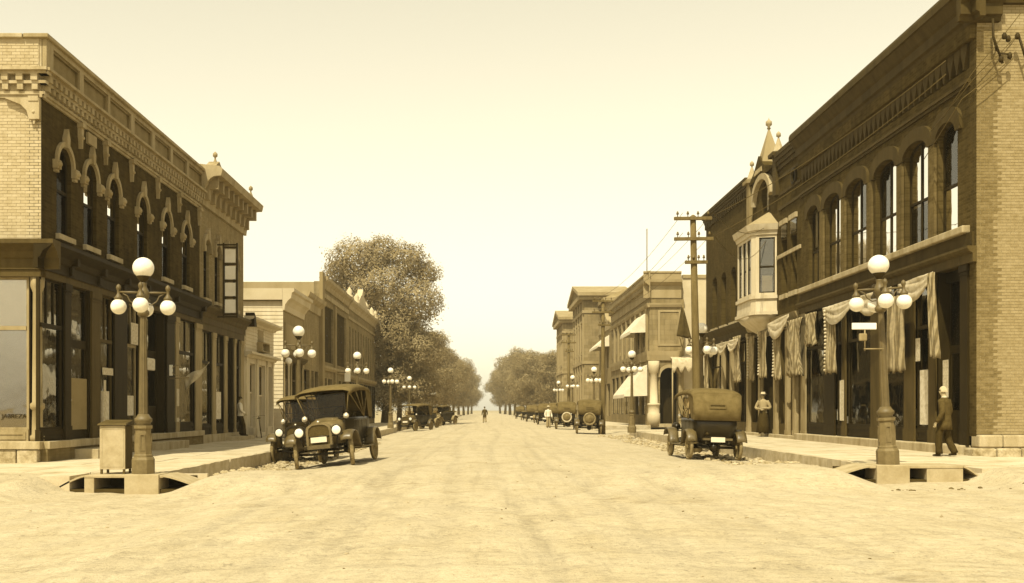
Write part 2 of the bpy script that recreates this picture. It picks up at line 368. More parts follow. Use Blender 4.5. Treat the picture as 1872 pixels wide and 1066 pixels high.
def sash(parent, fr, a, b, c, d, r=0, dep=0.22, fm=None, mull=False, rail=0.5, shade=None, glass=None, t=0.06, name='window'):
    fm = fm or M_DARKW; glass = glass or M_GLASSL
    o = outline(a, b, c, d, r); i = outline(a+t, b-t, c+t, d-t, max(0, r*(1-t/((b-a)/2)))) if r > 0 else outline(a+t, b-t, c+t, d-t)
    mb = MB(fr); mb.ring(o, i, -dep-0.06, -dep)
    zr_ = c+(d-c)*rail if rail else None
    if rail: mb.box(a+t, b-t, zr_-0.035, zr_+0.035, -dep-0.055, -dep+0.01)
    xs = [a+t, b-t]
    if mull:
        m = (a+b)/2; top = d-t
        mb.box(m-0.035, m+0.035, c+t, top, -dep-0.058, -dep+0.006); xs = [a+t, m-0.035, m+0.035, b-t]
    w = mb.build(name, fm, parent)
    spans = [(xs[k], xs[k+1]) for k in range(0, len(xs), 2)]
    zs = [(c+t, zr_-0.035), (zr_+0.035, d-t)] if rail else [(c+t, d-t)]
    for (p, q) in spans:
        for k, (z0, z1) in enumerate(zs):
            top = k == len(zs)-1
            if top and r > 0 and not mull: poly = outline(p, q, z0, z1, min(r, z1-z0-0.02))
            elif top and r > 0: 
                rr = min(r, z1-z0-0.02); mid = (a+b)/2; hw = (b-a)/2-t
                def ht(u): return z1-rr+rr*math.sqrt(max(0, 1-((u-mid)/hw)**2))
                us = [p+(q-p)*k2/6 for k2 in range(7)]
                poly = [(p,z0),(q,z0)]+[(u, ht(u)) for u in us[::-1]]
            else: poly = outline(p, q, z0, z1)
            MB(fr).prism(poly, -dep-0.036, -dep-0.028).build('pane', glass, w)
    if shade:
        s0, s1 = shade
        MB(fr).box(a+t*0.5, b-t*0.5, c+(d-c)*s0, c+(d-c)*s1, -dep-0.12, -dep-0.105).build('window_shade', M_SHADE, w)
    return w
def shell(parent, side, u0, u1, z0, z1, depth, gap=1.6, mroof=None, base=None):
    """interior core, end walls and roof behind a street facade"""
    fr = FL if side == 'L' else FRt
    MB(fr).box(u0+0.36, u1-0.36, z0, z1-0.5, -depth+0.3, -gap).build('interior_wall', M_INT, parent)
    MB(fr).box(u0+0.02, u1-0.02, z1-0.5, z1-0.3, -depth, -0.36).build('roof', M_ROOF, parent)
# ------------------------------------------------------------------ setting: ground, road, sidewalks
def lerp_keys(keys, x):
    if x <= keys[0][0]: return keys[0][1]
    for (a, p), (b, q) in zip(keys, keys[1:]):
        if x <= b:
            t = (x-a)/(b-a); t = t*t*(3-2*t); return p+(q-p)*t
    return keys[-1][1]
CROWN = [(-70,0.05),(-9,0.0),(-6.6,-0.05),(-5.0,-0.02),(-3.4,0.12),(0,0.20),(5,0.14),(7.5,0.09),(9,0.14),(70,0.14)]
def sst(a, b, x):
    t = max(0.0, min(1.0, (x-a)/(b-a))); return t*t*(3-2*t)
TRK = [0.0]
def road_z(x, y):
    z = lerp_keys(CROWN, x); TRK[0] = 0.0
    z += (0.285-z)*sst(-7.9, -8.7, x)*sst(16.8, 20.0, y)
    z += (0.40-z)*sst(9.5, 10.1, x)*sst(16.8, 20.6, y)
    # raised crossing over the gutters
    cw = lerp_keys([(-6, 0.29), (0, 0.235), (7, 0.43)], x)
    z += max(0.0, cw-z)*sst(18.2, 20.3, y)*sst(24.5, 22.0, y)*sst(-6.25, -5.2, x)*sst(7.75, 6.6, x)
    n = noise.noise((x*0.35, y*0.3, 1.7))*0.03 + noise.noise((x*1.3, y*0.9, 4.1))*0.018
    # wheel ruts: along the main street and turning out of the cross street
    for rx, ph in ((-2.3, 0.3), (-0.88, 0.3), (0.5, 1.9), (1.92, 1.9), (-1.5, 2.4), (3.1, 0.8), (-3.6, 1.2)):
        c = rx + 0.35*math.sin(y*0.09+ph); e = math.exp(-((x-c)/0.13)**2); n -= 0.035*e*(0.6+0.4*noise.noise((rx, y*0.4, 0))); TRK[0] += e
    if y < 21:
        for rr in (9.0, 10.5, 15.5, 17.0):
            for sx in (-1, 1):
                d = math.hypot(x-sx*13.0, y-23.0)-rr; e = math.exp(-(d/0.13)**2); n -= 0.032*e; TRK[0] += e
        for yy in (9.3, 10.7, 11.9, 13.3, 15.6): e = math.exp(-((y-yy-0.5*math.sin(x*0.13+yy))/0.12)**2); n -= 0.02*e; TRK[0] += 0.8*e
        n += noise.noise((x*3.1, y*2.7, 9.0))*0.018 - 0.02*max(0.0, noise.noise((x*2.1, y*2.1, 3.0))-0.25)
    return z + n
def frange(a, b, d):
    k = max(1, round((b-a)/d)); return [a+(b-a)*i/k for i in range(k+1)]
def grid(name, xs, ys, zf, m, **kw):
    nx = len(xs); vs = []; tr = []
    for y in ys:
        for x in xs: TRK[0] = 0.0; vs.append((x, y, zf(x, y))); tr.append(min(1.0, TRK[0]))
    fs = [(j*nx+i, j*nx+i+1, (j+1)*nx+i+1, (j+1)*nx+i) for j in range(len(ys)-1) for i in range(nx-1)]
    me = bpy.data.meshes.new(name); me.from_pydata(vs, [], fs); me.polygons.foreach_set('use_smooth', [True]*len(fs)); me.attributes.new('track', 'FLOAT', 'POINT').data.foreach_set('value', tr); me.update()
    return link(name, me, m)
o = grid('ground', [-4000, -400, -60, 60, 400, 4000], [-2000, -20, 600, 5000], lambda x, y: -0.32, M_GROUND); tag(o, kind='structure')
xs = frange(-75, -16, 2.5)[:-1] + frange(-16, 16, 0.14)[:-1] + frange(16, 75, 2.5)
ys = frange(-14, 6, 1.5)[:-1] + frange(6, 21.2, 0.12)
tag(grid('road', xs, ys, road_z, M_ROAD), kind='structure')
xs = frange(-6.9, 9.0, 0.16); ys = frange(21.2, 45, 0.2)[:-1] + frange(45, 120, 0.8)[:-1] + frange(120, 620, 10)
tag(grid('road', xs, ys, road_z, M_ROAD), kind='structure')
tag(grid('side_street', frange(9.0, 80, 1.0), frange(59.4, 76.8, 0.6), lambda x, y: 0.14+0.03*noise.noise((x*.4, y*.4, 0)), M_ROAD), kind='structure')

def sidewalk(name, x0, x1, y0, y1, z, cols, dy, y_far):
    base = MB().box(x0, x1, y0, y_far, -0.4, z-0.05).build(name, M_KERB); tag(base, kind='structure')
    w = (x1-x0)/cols; shared = {}
    ny = int(round((y1-y0)/dy)); d = (y1-y0)/ny
    mb = MB(); g = 0.008
    mb.add([(g,g,-0.06),(w-g,g,-0.06),(w-g,d-g,-0.06),(g,d-g,-0.06),(g,g,0.0),(w-g,g,0.0),(w-g,d-g,0.0),(g,d-g,0.0)],
           [(4,5,6,7),(0,1,5,4),(1,2,6,5),(2,3,7,6),(3,0,4,7)])
    me = mb.mesh('slab'); me.materials.append(M_WALK)
    for j in range(ny):
        for i in range(cols):
            s_ = link('slab', me, None, base, (x0+i*w, y0+j*d, z+random.uniform(-0.006, 0.006)))
            s_.rotation_euler = (random.uniform(-.002,.002), random.uniform(-.002,.002), 0)
    if y_far > y1: MB().box(x0+0.01, x1-0.01, y1, y_far, z-0.06, z).build('far_slab', M_WALK, base)
    return base
sidewalk('sidewalk_left', XL+0.0, -6.62, 21.0, 60.0, ZL, 3, 1.5, 300)
sidewalk('sidewalk_right', 8.22, XR, 21.6, 58.1, ZR, 3, 1.5, 58.1)
sidewalk('sidewalk_right_far', 8.22, XR, 77.5, 84.5, ZR, 2, 2.3, 300)
# corner aprons along the cross street
o = MB().box(-70, -8.0, 20.0, 21.0, -0.4, ZL-0.02).build('corner_apron_left', M_WALK); tag(o, kind='structure')
MB().box(-70, XL, 21.0, 25.0, -0.4, ZL-0.025).build('slab', M_WALK, o); MB().box(-5.6, -6.6, 20.95, 21.05, -0.2, ZL-0.03).build('slab', M_WALK, o)
o = MB().box(9.85, 70, 20.6, 21.6, -0.4, ZR-0.02).build('corner_apron_right', M_WALK); tag(o, kind='structure')
MB().box(XR, 70, 21.6, 26.0, -0.4, ZR-0.025).build('slab', M_WALK, o)
# kerb stones
def kerb(name, x0, x1, z, y0, y1, step):
    root = MB().box(x0+0.02, x1-0.02, y0, y1, -0.35, z-0.07).build(name, M_KERB); tag(root, kind='structure')
    meshes = []
    for k in range(4):
        mb = MB(); L = step-0.02; pts = []
        n = 5
        for i in range(n+1):
            y = L*i/n; q = lambda: random.uniform(-0.012, 0.012)
            pts.append([(x0+q(), y, -0.55), (x1+q(), y, -0.55), (x1+q(), y, q()*0.6), (x0+q(), y, q()*0.6)])
        mb.loft([r for r in pts], smooth=False); me = mb.mesh('kerb_stone'); me.materials.append(M_KERB); meshes.append(me)
    y = y0; k = 0
    while y < y1-step*0.5:
        o = link('kerb_stone', meshes[k % 4], None, root, (0, y, z+random.uniform(-0.012, 0.008))); o.rotation_euler.z = random.uniform(-.004, .004); y += step; k += 1
kerb('kerb_left', -6.61, -6.43, ZL+0.01, 21.1, 76, 1.7)
kerb('kerb_right', 8.02, 8.21, ZR+0.01, 21.7, 58.0, 1.7)
kerb('kerb_right_far', 8.02, 8.21, ZR+0.01, 77.5, 110, 2.4)
# rubble swept into the gutters
def blob(mb, c, r, seed, flat=0.6):
    rnd = random.Random(seed); vs = []; n, m = 6, 4
    for i in range(m+1):
        for k in range(n):
            t = math.pi*i/m; a = 2*math.pi*k/n; q = r*rnd.uniform(0.7, 1.25)
            vs.append((c[0]+q*math.sin(t)*math.cos(a)*1.2, c[1]+q*math.sin(t)*math.sin(a), c[2]+q*math.cos(t)*flat))
    mb.add(vs, [(i*n+k, i*n+(k+1)%n, (i+1)*n+(k+1)%n, (i+1)*n+k) for i in range(m) for k in range(n)])
def rubble(name, label, x0, x1, y0, y1, n, r0, r1, m):
    mb = MB(); rnd = random.Random(hash(name) % 1000 if False else len(name)*17+n)
    for i in range(n):
        x = rnd.uniform(x0, x1); y = y0+(y1-y0)*rnd.random()**1.3; r = r0+(r1-r0)*rnd.random()**2.5
        blob(mb, (x, y, road_z(x, y)+r*0.15), r, i)
    tag(mb.build(name, m), label, None, None, 'stuff')
rubble('gutter_rubble', 'loose stones lying in the gutter along the left kerb', -6.4, -4.9, 21.5, 50, 800, 0.015, 0.11, M_ROCK)
rubble('gutter_rubble', 'loose stones lying in the gutter along the right kerb', 6.3, 8.0, 22, 60, 900, 0.015, 0.12, M_ROCK)
rubble('road_clods', 'small dark clods scattered over the dusty crossing', -12, 12, 8.5, 24, 110, 0.004, 0.018, M_CLOD)
rubble('road_clods', 'row of dark clods on the road before the right drain', 7.0, 11.0, 18.6, 18.95, 34, 0.01, 0.04, M_CLOD)
rubble('road_pebbles', 'pale pebbles scattered over the dusty road', -12, 12, 8.0, 34, 420, 0.008, 0.026, M_ROCK)
rubble('gutter_litter', 'dark scraps and clods along the left gutter', -6.2, -5.2, 23.5, 32, 90, 0.012, 0.05, M_CLOD)
rubble('gutter_litter', 'dark scraps and clods along the right gutter', 6.6, 7.9, 23.5, 34, 110, 0.012, 0.05, M_CLOD)
for (nm, lb, pts, m) in (('plank', 'short broken plank lying in the gutter by the right kerb', [(7.35,24.2),(7.85,24.6)], M_POLE),):
    (xa, ya), (xb, yb) = pts
    o = MB().box(-0.36, 0.36, -0.05, 0.05, 0, 0.035).build(nm, m, bevel=0.006); o.location = (7.6, 24.4, road_z(7.6, 24.4)+0.05); o.rotation_euler = (0, -0.16, 0.5); tag(o, lb, 'plank')

# ------------------------------------------------------------------ corner drains under the kerb corners
def drain(label, cx, y0, zt, zb, pl, voids, tips):
    """plinth x-range pl, solid blocks between voids, curved tips where the slab runs down into the road"""
    r = empty('corner_drain', (cx, y0+0.4, zb), world=True); tag(r, label, 'drain', 'drains at the street corner')
    MB().box(pl[0], pl[1], y0-0.05, y0+0.62, zb-0.2, zt+0.012).build('plinth', M_CONC, r, bevel=0.012)
    x0, x1 = voids[0][0], voids[-1][1]
    MB().box(x0, x1, y0+0.0, y0+1.05, zt-0.055, zt-0.002).build('cover_slab', M_CONC, r, bevel=0.01)
    MB().box(x0-0.4, x1+0.4, y0+0.92, y0+1.0, zb-0.2, zt-0.06).build('back_wall', M_VOID, r)
    MB().box(x0-0.5, x1+0.5, y0+0.02, y0+0.95, zb-0.2, zb+0.035).build('channel_floor', M_VOID, r)  # floor and back wall coloured dark to carry the shade under the slab
    prev = x0
    for (a, b, solid) in voids:
        if solid: MB().box(a, b, y0+0.01, y0+0.9, zb-0.2, zt-0.056).build('support_block', M_CONC, r, bevel=0.01)
    for (xa, xb) in tips:                      # xa at the slab end, xb where it meets the ground
        top = []; bot = []
        for k in range(9):
            t = k/8; x = xa+(xb-xa)*t; z = zb+(zt-zb)*(1-t**1.3) ; top.append((x, z)); bot.append((x, z-0.035))
        fr = lambda u, v, w: (u, w, v)
        MB(fr).prism(top+bot[::-1], y0, y0+0.95).build('end_slab', M_CONC, r)
    return r
drain('left corner drain with concrete plinth under the street lamp', -6.6, 20.0, 0.31, 0.0, (-6.93, -6.27),
      [(-7.72, -7.53, True), (-7.53, -6.93, False), (-6.93, -6.2, False)], [(-7.72, -8.35), (-6.2, -5.3)])
drain('right corner drain with square black opening beside its plinth', 8.1, 20.6, 0.46, 0.15, (7.75, 8.40),
      [(7.62, 7.75, False), (7.75, 8.4, False), (8.4, 8.76, False), (8.76, 9.48, True)], [(9.48, 9.92), (7.62, 6.7)])
# ------------------------------------------------------------------ brick surfaces built brick by brick
def bricks(parent, x0, x1, z0, z1, Y, mats, n_single, skip=None, L=0.213, H=0.076, key=None):
    """running-bond bricks on a wall facing the camera; the first n_single are parts, the rest one stuff part"""
    g = 0.007; meshes = {}
    def bm_(l):
        mb = MB(); mb.add([(0,0,0),(l,0,0),(l,0,H-g),(0,0,H-g),(0.002,-0.007,0.002),(l-0.002,-0.007,0.002),(l-0.002,-0.007,H-g-0.002),(0.002,-0.007,H-g-0.002)],
             [(4,5,6,7),(0,1,5,4),(1,2,6,5),(2,3,7,6),(3,0,4,7)]); return mb
    rest = {}; cnt = 0; cells = []
    rows = int((z1-z0)/H)
    for j in range(rows):
        z = z0+j*H; x = x0 - (L/2 if j % 2 else 0)
        while x < x1-0.02:
            a, b = max(x, x0), min(x+L-g, x1-0.004)
            if b-a > 0.04: cells.append((a, b, z))
            x += L
    if key: cells.sort(key=key)
    for (a, b, z) in cells:
        ms = mats(a, b, z) if callable(mats) else mats
        m = random.choice(ms); dy = random.uniform(-0.002, 0.002)
        if cnt < n_single:
            k = (round(b-a, 3), m.name)
            if k not in meshes: me = bm_(b-a).mesh('brick'); me.materials.append(m); meshes[k] = me
            link('brick', meshes[k], None, parent, (a, Y+dy, z)); cnt += 1
        else:
            mb = rest.setdefault(m.name, MB()); q = bm_(b-a)
            mb.add([(p[0]+a, p[1]+Y+dy, p[2]+z) for p in q.v], q.f)
    for k, mb in rest.items(): tag(mb.build('brickwork', MATS[k], parent), kind='stuff')

def pilaster(parent, fr, a, b, z0, z1, m, w0=0.0, w1=0.05, name='pilaster'):
    h = 0.12; mb = MB(fr)
    mb.box(a, b, z0+h*3, z1-h*1.5, w0, w1); mb.box(a-0.02, b+0.02, z0, z0+h*3, w0, w1+0.02); mb.box(a-0.03, b+0.03, z1-h*1.5, z1-0.002, w0, w1+0.03)
    mb.box(a-0.015, b+0.015, z1-h*2.2, z1-h*1.9, w0, w1+0.02)
    return mb.build(name, m, parent)
def shopwin(parent, fr, a, b, zs, zb, zt, zh, npan=3, dep=0.03, fm=None, curtain=None, paper=None):
    """display window: bulkhead zs..zb, glass zb..zt, transom zt..zh"""
    fm = fm or M_DARKW; t = 0.055
    mb = MB(fr); mb.ring(outline(a, b, zb, zh), outline(a+t, b-t, zb+t, zh-t), -dep-0.08, -dep); mb.box(a+t, b-t, zt-0.05, zt+0.05, -dep-0.085, -dep+0.03)
    xs = [a+t+(b-a-2*t)*k/npan for k in range(npan+1)]
    for x in xs[1:-1]: mb.box(x-0.02, x+0.02, zt+0.05, zh-t, -dep-0.07, -dep-0.01)
    w = mb.build('shop_window', fm, parent)
    MB(fr).box(a+t, b-t, zb+t, zt-0.05, -dep-0.05, -dep-0.04).build('pane', M_GLASSD, w)
    for p, q in zip(xs, xs[1:]): MB(fr).box(p+0.02, q-0.02, zt+0.05, zh-t, -dep-0.05, -dep-0.04).build('pane', M_GLASSD, w)
    bk = MB(fr); bk.box(a, b, zs, zb-0.002, -dep-0.1, -dep+0.03)
    bk.ring(outline(a+0.06, b-0.06, zs+0.05, zb-0.06), outline(a+0.13, b-0.13, zs+0.11, zb-0.12), -dep+0.03, -dep+0.05); bk.build('bulkhead', fm, parent)
    if curtain:
        MB(fr).box(a+t, b-t, curtain[0], zt-0.05, -dep-0.12, -dep-0.10).build('curtain', M_TAN, w); MB(fr).box(a+t, b-t, zt+0.05, curtain[1], -dep-0.12, -dep-0.10).build('curtain', M_SHADE, w)
    if paper: MB(fr).box(a+t+0.05, b-t-0.05, paper[0], paper[1], -dep-0.036, -dep-0.030).build('poster', M_PAPER, w)
    return w
def shopdoor(parent, fr, a, b, z0, zd, zh, dep=0.9, fm=None, low=None):
    fm = fm or M_DARKW
    d = MB(fr); t = 0.11; d.ring(outline(a, b, z0, zd), outline(a+t, b-t, z0+0.9, zd-t), -dep-0.05, -dep); d.box(a+t, b-t, z0+0.12, z0+0.9, -dep-0.045, -dep-0.02)
    o = d.build('door', fm, parent)
    MB(fr).box(a+t, b-t, z0+0.9, zd-t, -dep-0.03, -dep-0.02).build('pane', M_GLASSD, o)
    if low: MB(fr).box(a+0.02, b-0.02, low[0], low[1], -dep+0.01, -dep+0.025).build('door_board', low[2], o)
    mb = MB(); p = FLp(fr, a+t*0.5, z0+1.02, -dep+0.05); mb.sphere(0.035, p, 8, 6); mb.build('handle', M_NICKEL, o)
    tr = MB(fr); tr.ring(outline(a, b, zd+0.06, zh), outline(a+0.05, b-0.05, zd+0.11, zh-0.05), -dep-0.05, -dep); tr.box(a, b, zd, zd+0.06, -dep-0.05, -dep)
    t_ = tr.build('transom', fm, parent); MB(fr).box(a+0.05, b-0.05, zd+0.11, zh-0.05, -dep-0.03, -dep-0.02).build('pane', M_GLASSD, t_)
    j = MB(fr); j.box(a-0.05, a, z0, zh, -dep-0.05, -0.002); j.box(b, b+0.05, z0, zh, -dep-0.05, -0.002); j.build('door_jamb', fm, parent)
def FLp(fr, u, v, w): return fr(u, v, w)
def cornice(parent, fr, u0, u1, prof, m, name='cornice'): return MB(fr).extr(prof, u0, u1).build(name, m, parent)
def repeats(parent, fr, name, m, mb_local, us, v, w):
    """shared-mesh pieces placed along a facade; mb_local built in (u,v,w) about 0"""
    o = Vector(fr(0, 0, 0)); q = MB(lambda a, b, c: tuple(Vector(fr(a, b, c))-o)); q.v = [tuple(Vector(fr(*p))-o) for p in mb_local.v]; q.f = mb_local.f; q.sm = mb_local.sm
    me = q.mesh(name); me.materials.append(m)
    for u in us: link(name, me, None, parent, fr(u, v, w))

# ------------------------------------------------------------------ left corner building
YA = 25.07; YB = LY(365); YC = LY(445)
b1 = empty('corner_brick_building', (XL-6, (YA+YB)/2, 0), world=True)
tag(b1, 'two-storey brick corner building with hooded arched windows and panelled parapet at left', 'building')
Z_SF, Z_CB, Z_CT, Z_PT = 5.62, 9.08, 9.72, 10.58
wins = [LY(p) for p in (117, 165, 207, 260, 304, 340)]
ops = [(y-0.46, y+0.46, 5.98, 8.22, 0.46) for y in wins]
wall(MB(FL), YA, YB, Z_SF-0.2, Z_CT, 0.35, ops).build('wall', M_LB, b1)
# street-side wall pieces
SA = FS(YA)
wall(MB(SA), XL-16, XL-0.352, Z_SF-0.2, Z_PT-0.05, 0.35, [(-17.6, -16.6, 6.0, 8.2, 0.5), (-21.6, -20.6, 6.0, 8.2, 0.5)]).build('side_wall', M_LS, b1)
MB(SA).box(XL-0.354, XL, Z_SF-0.2, Z_PT-0.05, -0.02, 0.0).build('corner_mortar', M_MORT, b1)
for u in (-17.6, -21.6): sash(b1, SA, u, u+1, 6.0, 8.2, 0.5)
bricks(b1, XL-2.2, XL-0.004, Z_SF+0.02, Z_CB-0.02, YA, M_BRK, 300, key=lambda c: -c[0])
bricks(b1, XL-2.2, XL-0.06, Z_CT+0.1, Z_PT-0.08, YA-0.02, M_BRK, 0)
MB(SA).box(XL-16, XL-0.05, Z_CT+0.02, Z_PT-0.06, 0.0, 0.018).build('parapet_wall', M_MORT, b1)
MB(FL).box(YA+0.02, YB, Z_CT-0.01, Z_PT, -0.35, 0.02).build('parapet_wall', M_LPANEL, b1)
shell(b1, 'L', YA, YB, 0.6, Z_CT, 16)
MB(FL).box(YB-0.3, YB, 0.3, Z_PT-0.1, -16, -0.36).build('party_wall', M_LB, b1)
MB(FL).box(YA+0.36, YB-0.3, Z_SF-0.35, Z_SF-0.2, -16, -0.2).build('floor_slab', M_INT, b1)
MB(FL).box(YA+0.1, YB-0.3, 0.3, 0.8, -16, -0.2).build('floor_slab', M_INT, b1)
# hoods, sills
for k, y in enumerate(wins):
    w = sash(b1, FL, y-0.46, y+0.46, 5.98, 8.22, 0.46, 0.10, rail=0.5, glass=M_GLASSL)
    mb = MB(FL); zt = 8.22; ou = arcpts(y-0.57, y+0.57, zt+0.14, 0.58, 14); inn = arcpts(y-0.47, y+0.47, zt+0.01, 0.47, 14)
    for i in range(14): mb.prism([ou[i], ou[i+1], inn[i+1], inn[i]], 0.0, 0.08)
    for s_ in (-1, 1):
        c = y+s_*0.58; mb.box(c-0.12, c+0.12, zt-0.66, zt-0.44, 0, 0.13); mb.box(c-0.08, c+0.08, zt-0.74, zt-0.66, 0, 0.09)
        mb.sphere(0.09, (c, zt-0.55, 0.11), 10, 6)
    mb.prism([(y-0.08, zt-0.02), (y+0.08, zt-0.02), (y+0.10, zt+0.24), (y+0.04, zt+0.36), (y, zt+0.48), (y-0.04, zt+0.36), (y-0.10, zt+0.24)], 0.0, 0.13)
    mb.build('window_hood', M_LTRIM, w)
    MB(FL).box(y-0.52, y+0.52, 5.83, 5.975, -0.2, 0.11).build('sill', M_STONE, w, bevel=0.01)
# main cornice with dentils, brackets
def step_prof(z0, z1, outs):
    n = len(outs); p = [(0.0, z0)]
    for i, w in enumerate(outs):
        a = z0+(z1-z0)*i/n; b = z0+(z1-z0)*(i+1)/n; p += [(w, a), (w, b)]
    return p + [(0.0, z1)]
cornice(b1, FL, YA-0.12, YB, step_prof(9.08, 9.22, [0.06, 0.1]), M_LTRIM)
cornice(b1, FL, YA-0.17, YB, step_prof(9.40, 9.47, [0.16]), M_LTRIM)
cornice(b1, FL, YA-0.24, YB, step_prof(9.62, 9.76, [0.2, 0.3]), M_LTRIM)
MB(FL).box(YA, YB, 9.22, 9.62, 0.0, 0.05).build('frieze', M_LTRIM, b1)
den = MB().box(-0.07, 0.07, 0, 0.13, 0, 0.16); den2 = MB().box(-0.08, 0.08, 0, 0.15, 0, 0.21)
us = frange(YA+0.1, YB-0.1, 0.30); repeats(b1, FL, 'dentil', M_LTRIM, den, us, 9.26, 0.0); repeats(b1, FL, 'dentil', M_LTRIM, den2, us, 9.47, 0.0)
cornice(b1, SA, XL-16, XL+0.12, step_prof(9.08, 9.22, [0.06, 0.1]), M_STONE); cornice(b1, SA, XL-16, XL+0.17, step_prof(9.40, 9.47, [0.16]), M_STONE); cornice(b1, SA, XL-16, XL+0.24, step_prof(9.62, 9.76, [0.2, 0.3]), M_STONE)
us = frange(XL-4, XL-0.1, 0.34); repeats(b1, SA, 'dentil', M_STONE, den, us, 9.26, 0.0); repeats(b1, SA, 'dentil', M_STONE, den2, us, 9.47, 0.0)
MB(SA).box(XL-16, XL, 9.22, 9.62, 0.0, 0.05).build('frieze', M_STONE, b1)
br = MB(); br.prism([(-0.09, 0.5), (0.09, 0.5), (0.07, 0.22), (0.03, 0.08), (0.02, -0.08), (-0.02, -0.08), (-0.03, 0.08), (-0.07, 0.22)], 0.0, 0.11); br.box(-0.12, 0.12, 0.46, 0.58, 0.0, 0.16); br.sphere(0.055, (0, 0.2, 0.11), 8, 6)
repeats(b1, FL, 'cornice_bracket', M_LTRIM, br, [LY(p) for p in (144, 190, 238, 286, 325, 362)], 8.52, 0.0)
repeats(b1, SA, 'cornice_bracket', M_STONE, br, [XL-0.14], 8.52, 0.0)
MB(SA).prism([(XL-0.85, 9.06), (XL, 9.06), (XL, 8.55), (XL-0.25, 8.55), (XL-0.3, 8.75), (XL-0.45, 8.9)], 0.015, 0.14).build('corner_corbel', M_STONE, b1)
MB(FL).box(LY(165)-0.3, LY(165)+0.3, 8.72, 9.02, 0.0, 0.07).build('date_stone', M_LTRIM, b1)
# panelled parapet
edges = [(89,138),(145,190),(194,233),(239,272),(277,306),(310,336),(340,365)]
mb = MB(FL); mb.box(YA, YB, 9.76, 9.88, 0.02, 0.12); mb.box(YA, YB, 10.4, 10.52, 0.02, 0.12)
prev = YA
for a, b in edges: mb.box(prev, LY(a), 9.88, 10.4, 0.02, 0.12); prev = LY(b)
if prev < YB-0.02: mb.box(prev, YB, 9.88, 10.4, 0.02, 0.12)
mb.build('parapet_frame', M_LTRIM, b1)
for a, b in edges: MB(FL).ring(outline(LY(a), LY(b), 9.88, 10.4), outline(LY(a)+0.06, LY(b)-0.06, 9.94, 10.34), 0.022, 0.08).build('parapet_panel', M_LPANEL, b1)
MB(FL).box(YA-0.12, YB, 10.52, 10.62, -0.4, 0.2).build('coping', M_LTRIM, b1, bevel=0.015)
MB(SA).box(XL-16, XL-0.42, 10.52, 10.62, -0.4, 0.12).build('coping', M_STONE, b1, bevel=0.015)
# storefront
def sprof(z0, z1, p): return [(0.0, z0)]+[(w, z0+(z1-z0)*t) for w, t in p]+[(0.0, z1)]
SF = sprof(4.95, 5.62, [(0.10, 0.0), (0.10, 0.35), (0.16, 0.42), (0.22, 0.6), (0.40, 0.78), (0.46, 0.85), (0.46, 1.0)])
cornice(b1, FL, YA-0.453, YB, SF, M_DARKW, 'storefront_cornice'); cornice(b1, SA, XL-7, XL+0.462, [(w+0.0, z+0.003) for w, z in SF], M_MIDW, 'storefront_cornice')
MB(FL).box(YA+0.1, YB, 4.78, 4.95, -0.3, 0.06).build('beam', M_MIDW, b1); MB(SA).box(XL-7, XL, 4.78, 4.95, -0.3, 0.06).build('beam', M_MIDW, b1)
cb = MB(); cb.prism([(-0.09, 0), (0.09, 0), (0.09, 0.5), (-0.09, 0.5)], 0, 0.1); cb.prism([(-0.09, 0.25), (0.09, 0.25), (0.09, 0.5), (-0.09, 0.5)], 0.1, 0.24)
repeats(b1, FL, 'storefront_bracket', M_DARKW, cb, [LY(p) for p in (77, 122, 174, 219, 257, 311, 361)], 4.98, 0.08)
col = MB(); col.lathe([(0.17, 0), (0.17, 0.12), (0.13, 0.16), (0.12, 0.75), (0.17, 0.8), (0.17, 0.9), (0.12, 0.94), (0.105, 3.6), (0.16, 3.75), (0.17, 3.97)], 14)
o = col.build('corner_column', M_LTW, b1); o.location = (XL-0.16, YA+0.14, 0.81)
Lp = lambda p: LY(p)
shopwin(b1, FL, LY(74), LY(115), 0.8, 1.09, 3.63, 4.78, 3)
pilaster(b1, FL, LY(116), LY(127), 0.8, 4.78, M_DARKW)
shopdoor(b1, FL, LY(130), LY(163), 0.8, 3.3, 4.78, 0.08, low=(1.05, 2.4, M_TAN))
pilaster(b1, FL, LY(165), LY(181), 0.8, 4.78, M_MIDW)
shopwin(b1, FL, LY(183), LY(206), 0.8, 1.09, 3.5, 4.78, 2, fm=M_MIDW, paper=(1.2, 2.1))
pilaster(b1, FL, LY(207), LY(230), 0.8, 4.78, M_DARKW)
shopwin(b1, FL, LY(232), LY(250), 0.8, 1.09, 3.5, 4.78, 2, fm=M_LTW, paper=(1.4, 2.0))
pilaster(b1, FL, LY(252), LY(258), 0.8, 4.78, M_MIDW)
shopdoor(b1, FL, LY(262), LY(300), 0.8, 3.4, 4.78, 0.25)
pilaster(b1, FL, LY(303), LY(317), 0.8, 4.78, M_DARKW); pilaster(b1, FL, LY(319), LY(325), 0.8, 4.78, M_LTW)
shopwin(b1, FL, LY(327), LY(354), 0.8, 1.09, 3.6, 4.78, 2)
pilaster(b1, FL, LY(356), LY(368)-0.06, 0.4, 4.78, M_LTW)
MB(FL).box(LY(271), LY(291), 2.85, 3.25, -0.2, -0.12).build('hanging_sign', M_PAPER, b1, bevel=0.08)
for (p, q, z0, z1) in ((183.5, 203, 2.55, 2.75), (320, 324.5, 1.7, 2.3), (320, 324.5, 1.0, 1.3), (236, 249, 3.55, 4.2), (186, 190, 1.2, 2.4)): MB(FL).box(LY(p), LY(q), z0, z1, 0.055, 0.062).build('small_poster', M_SIGNP, b1)
shopwin(b1, SA, XL-3.0, XL-0.36, 0.8, 1.09, 3.55, 4.78, 2, 0.12, fm=M_LTW, curtain=(1.1, 4.75))
for u in (XL-3.2, XL-6.3): MB(SA).box(u-0.15, u+0.15, 0.8, 4.78, -0.3, 0.05).build('side_pier', M_LTW, b1)
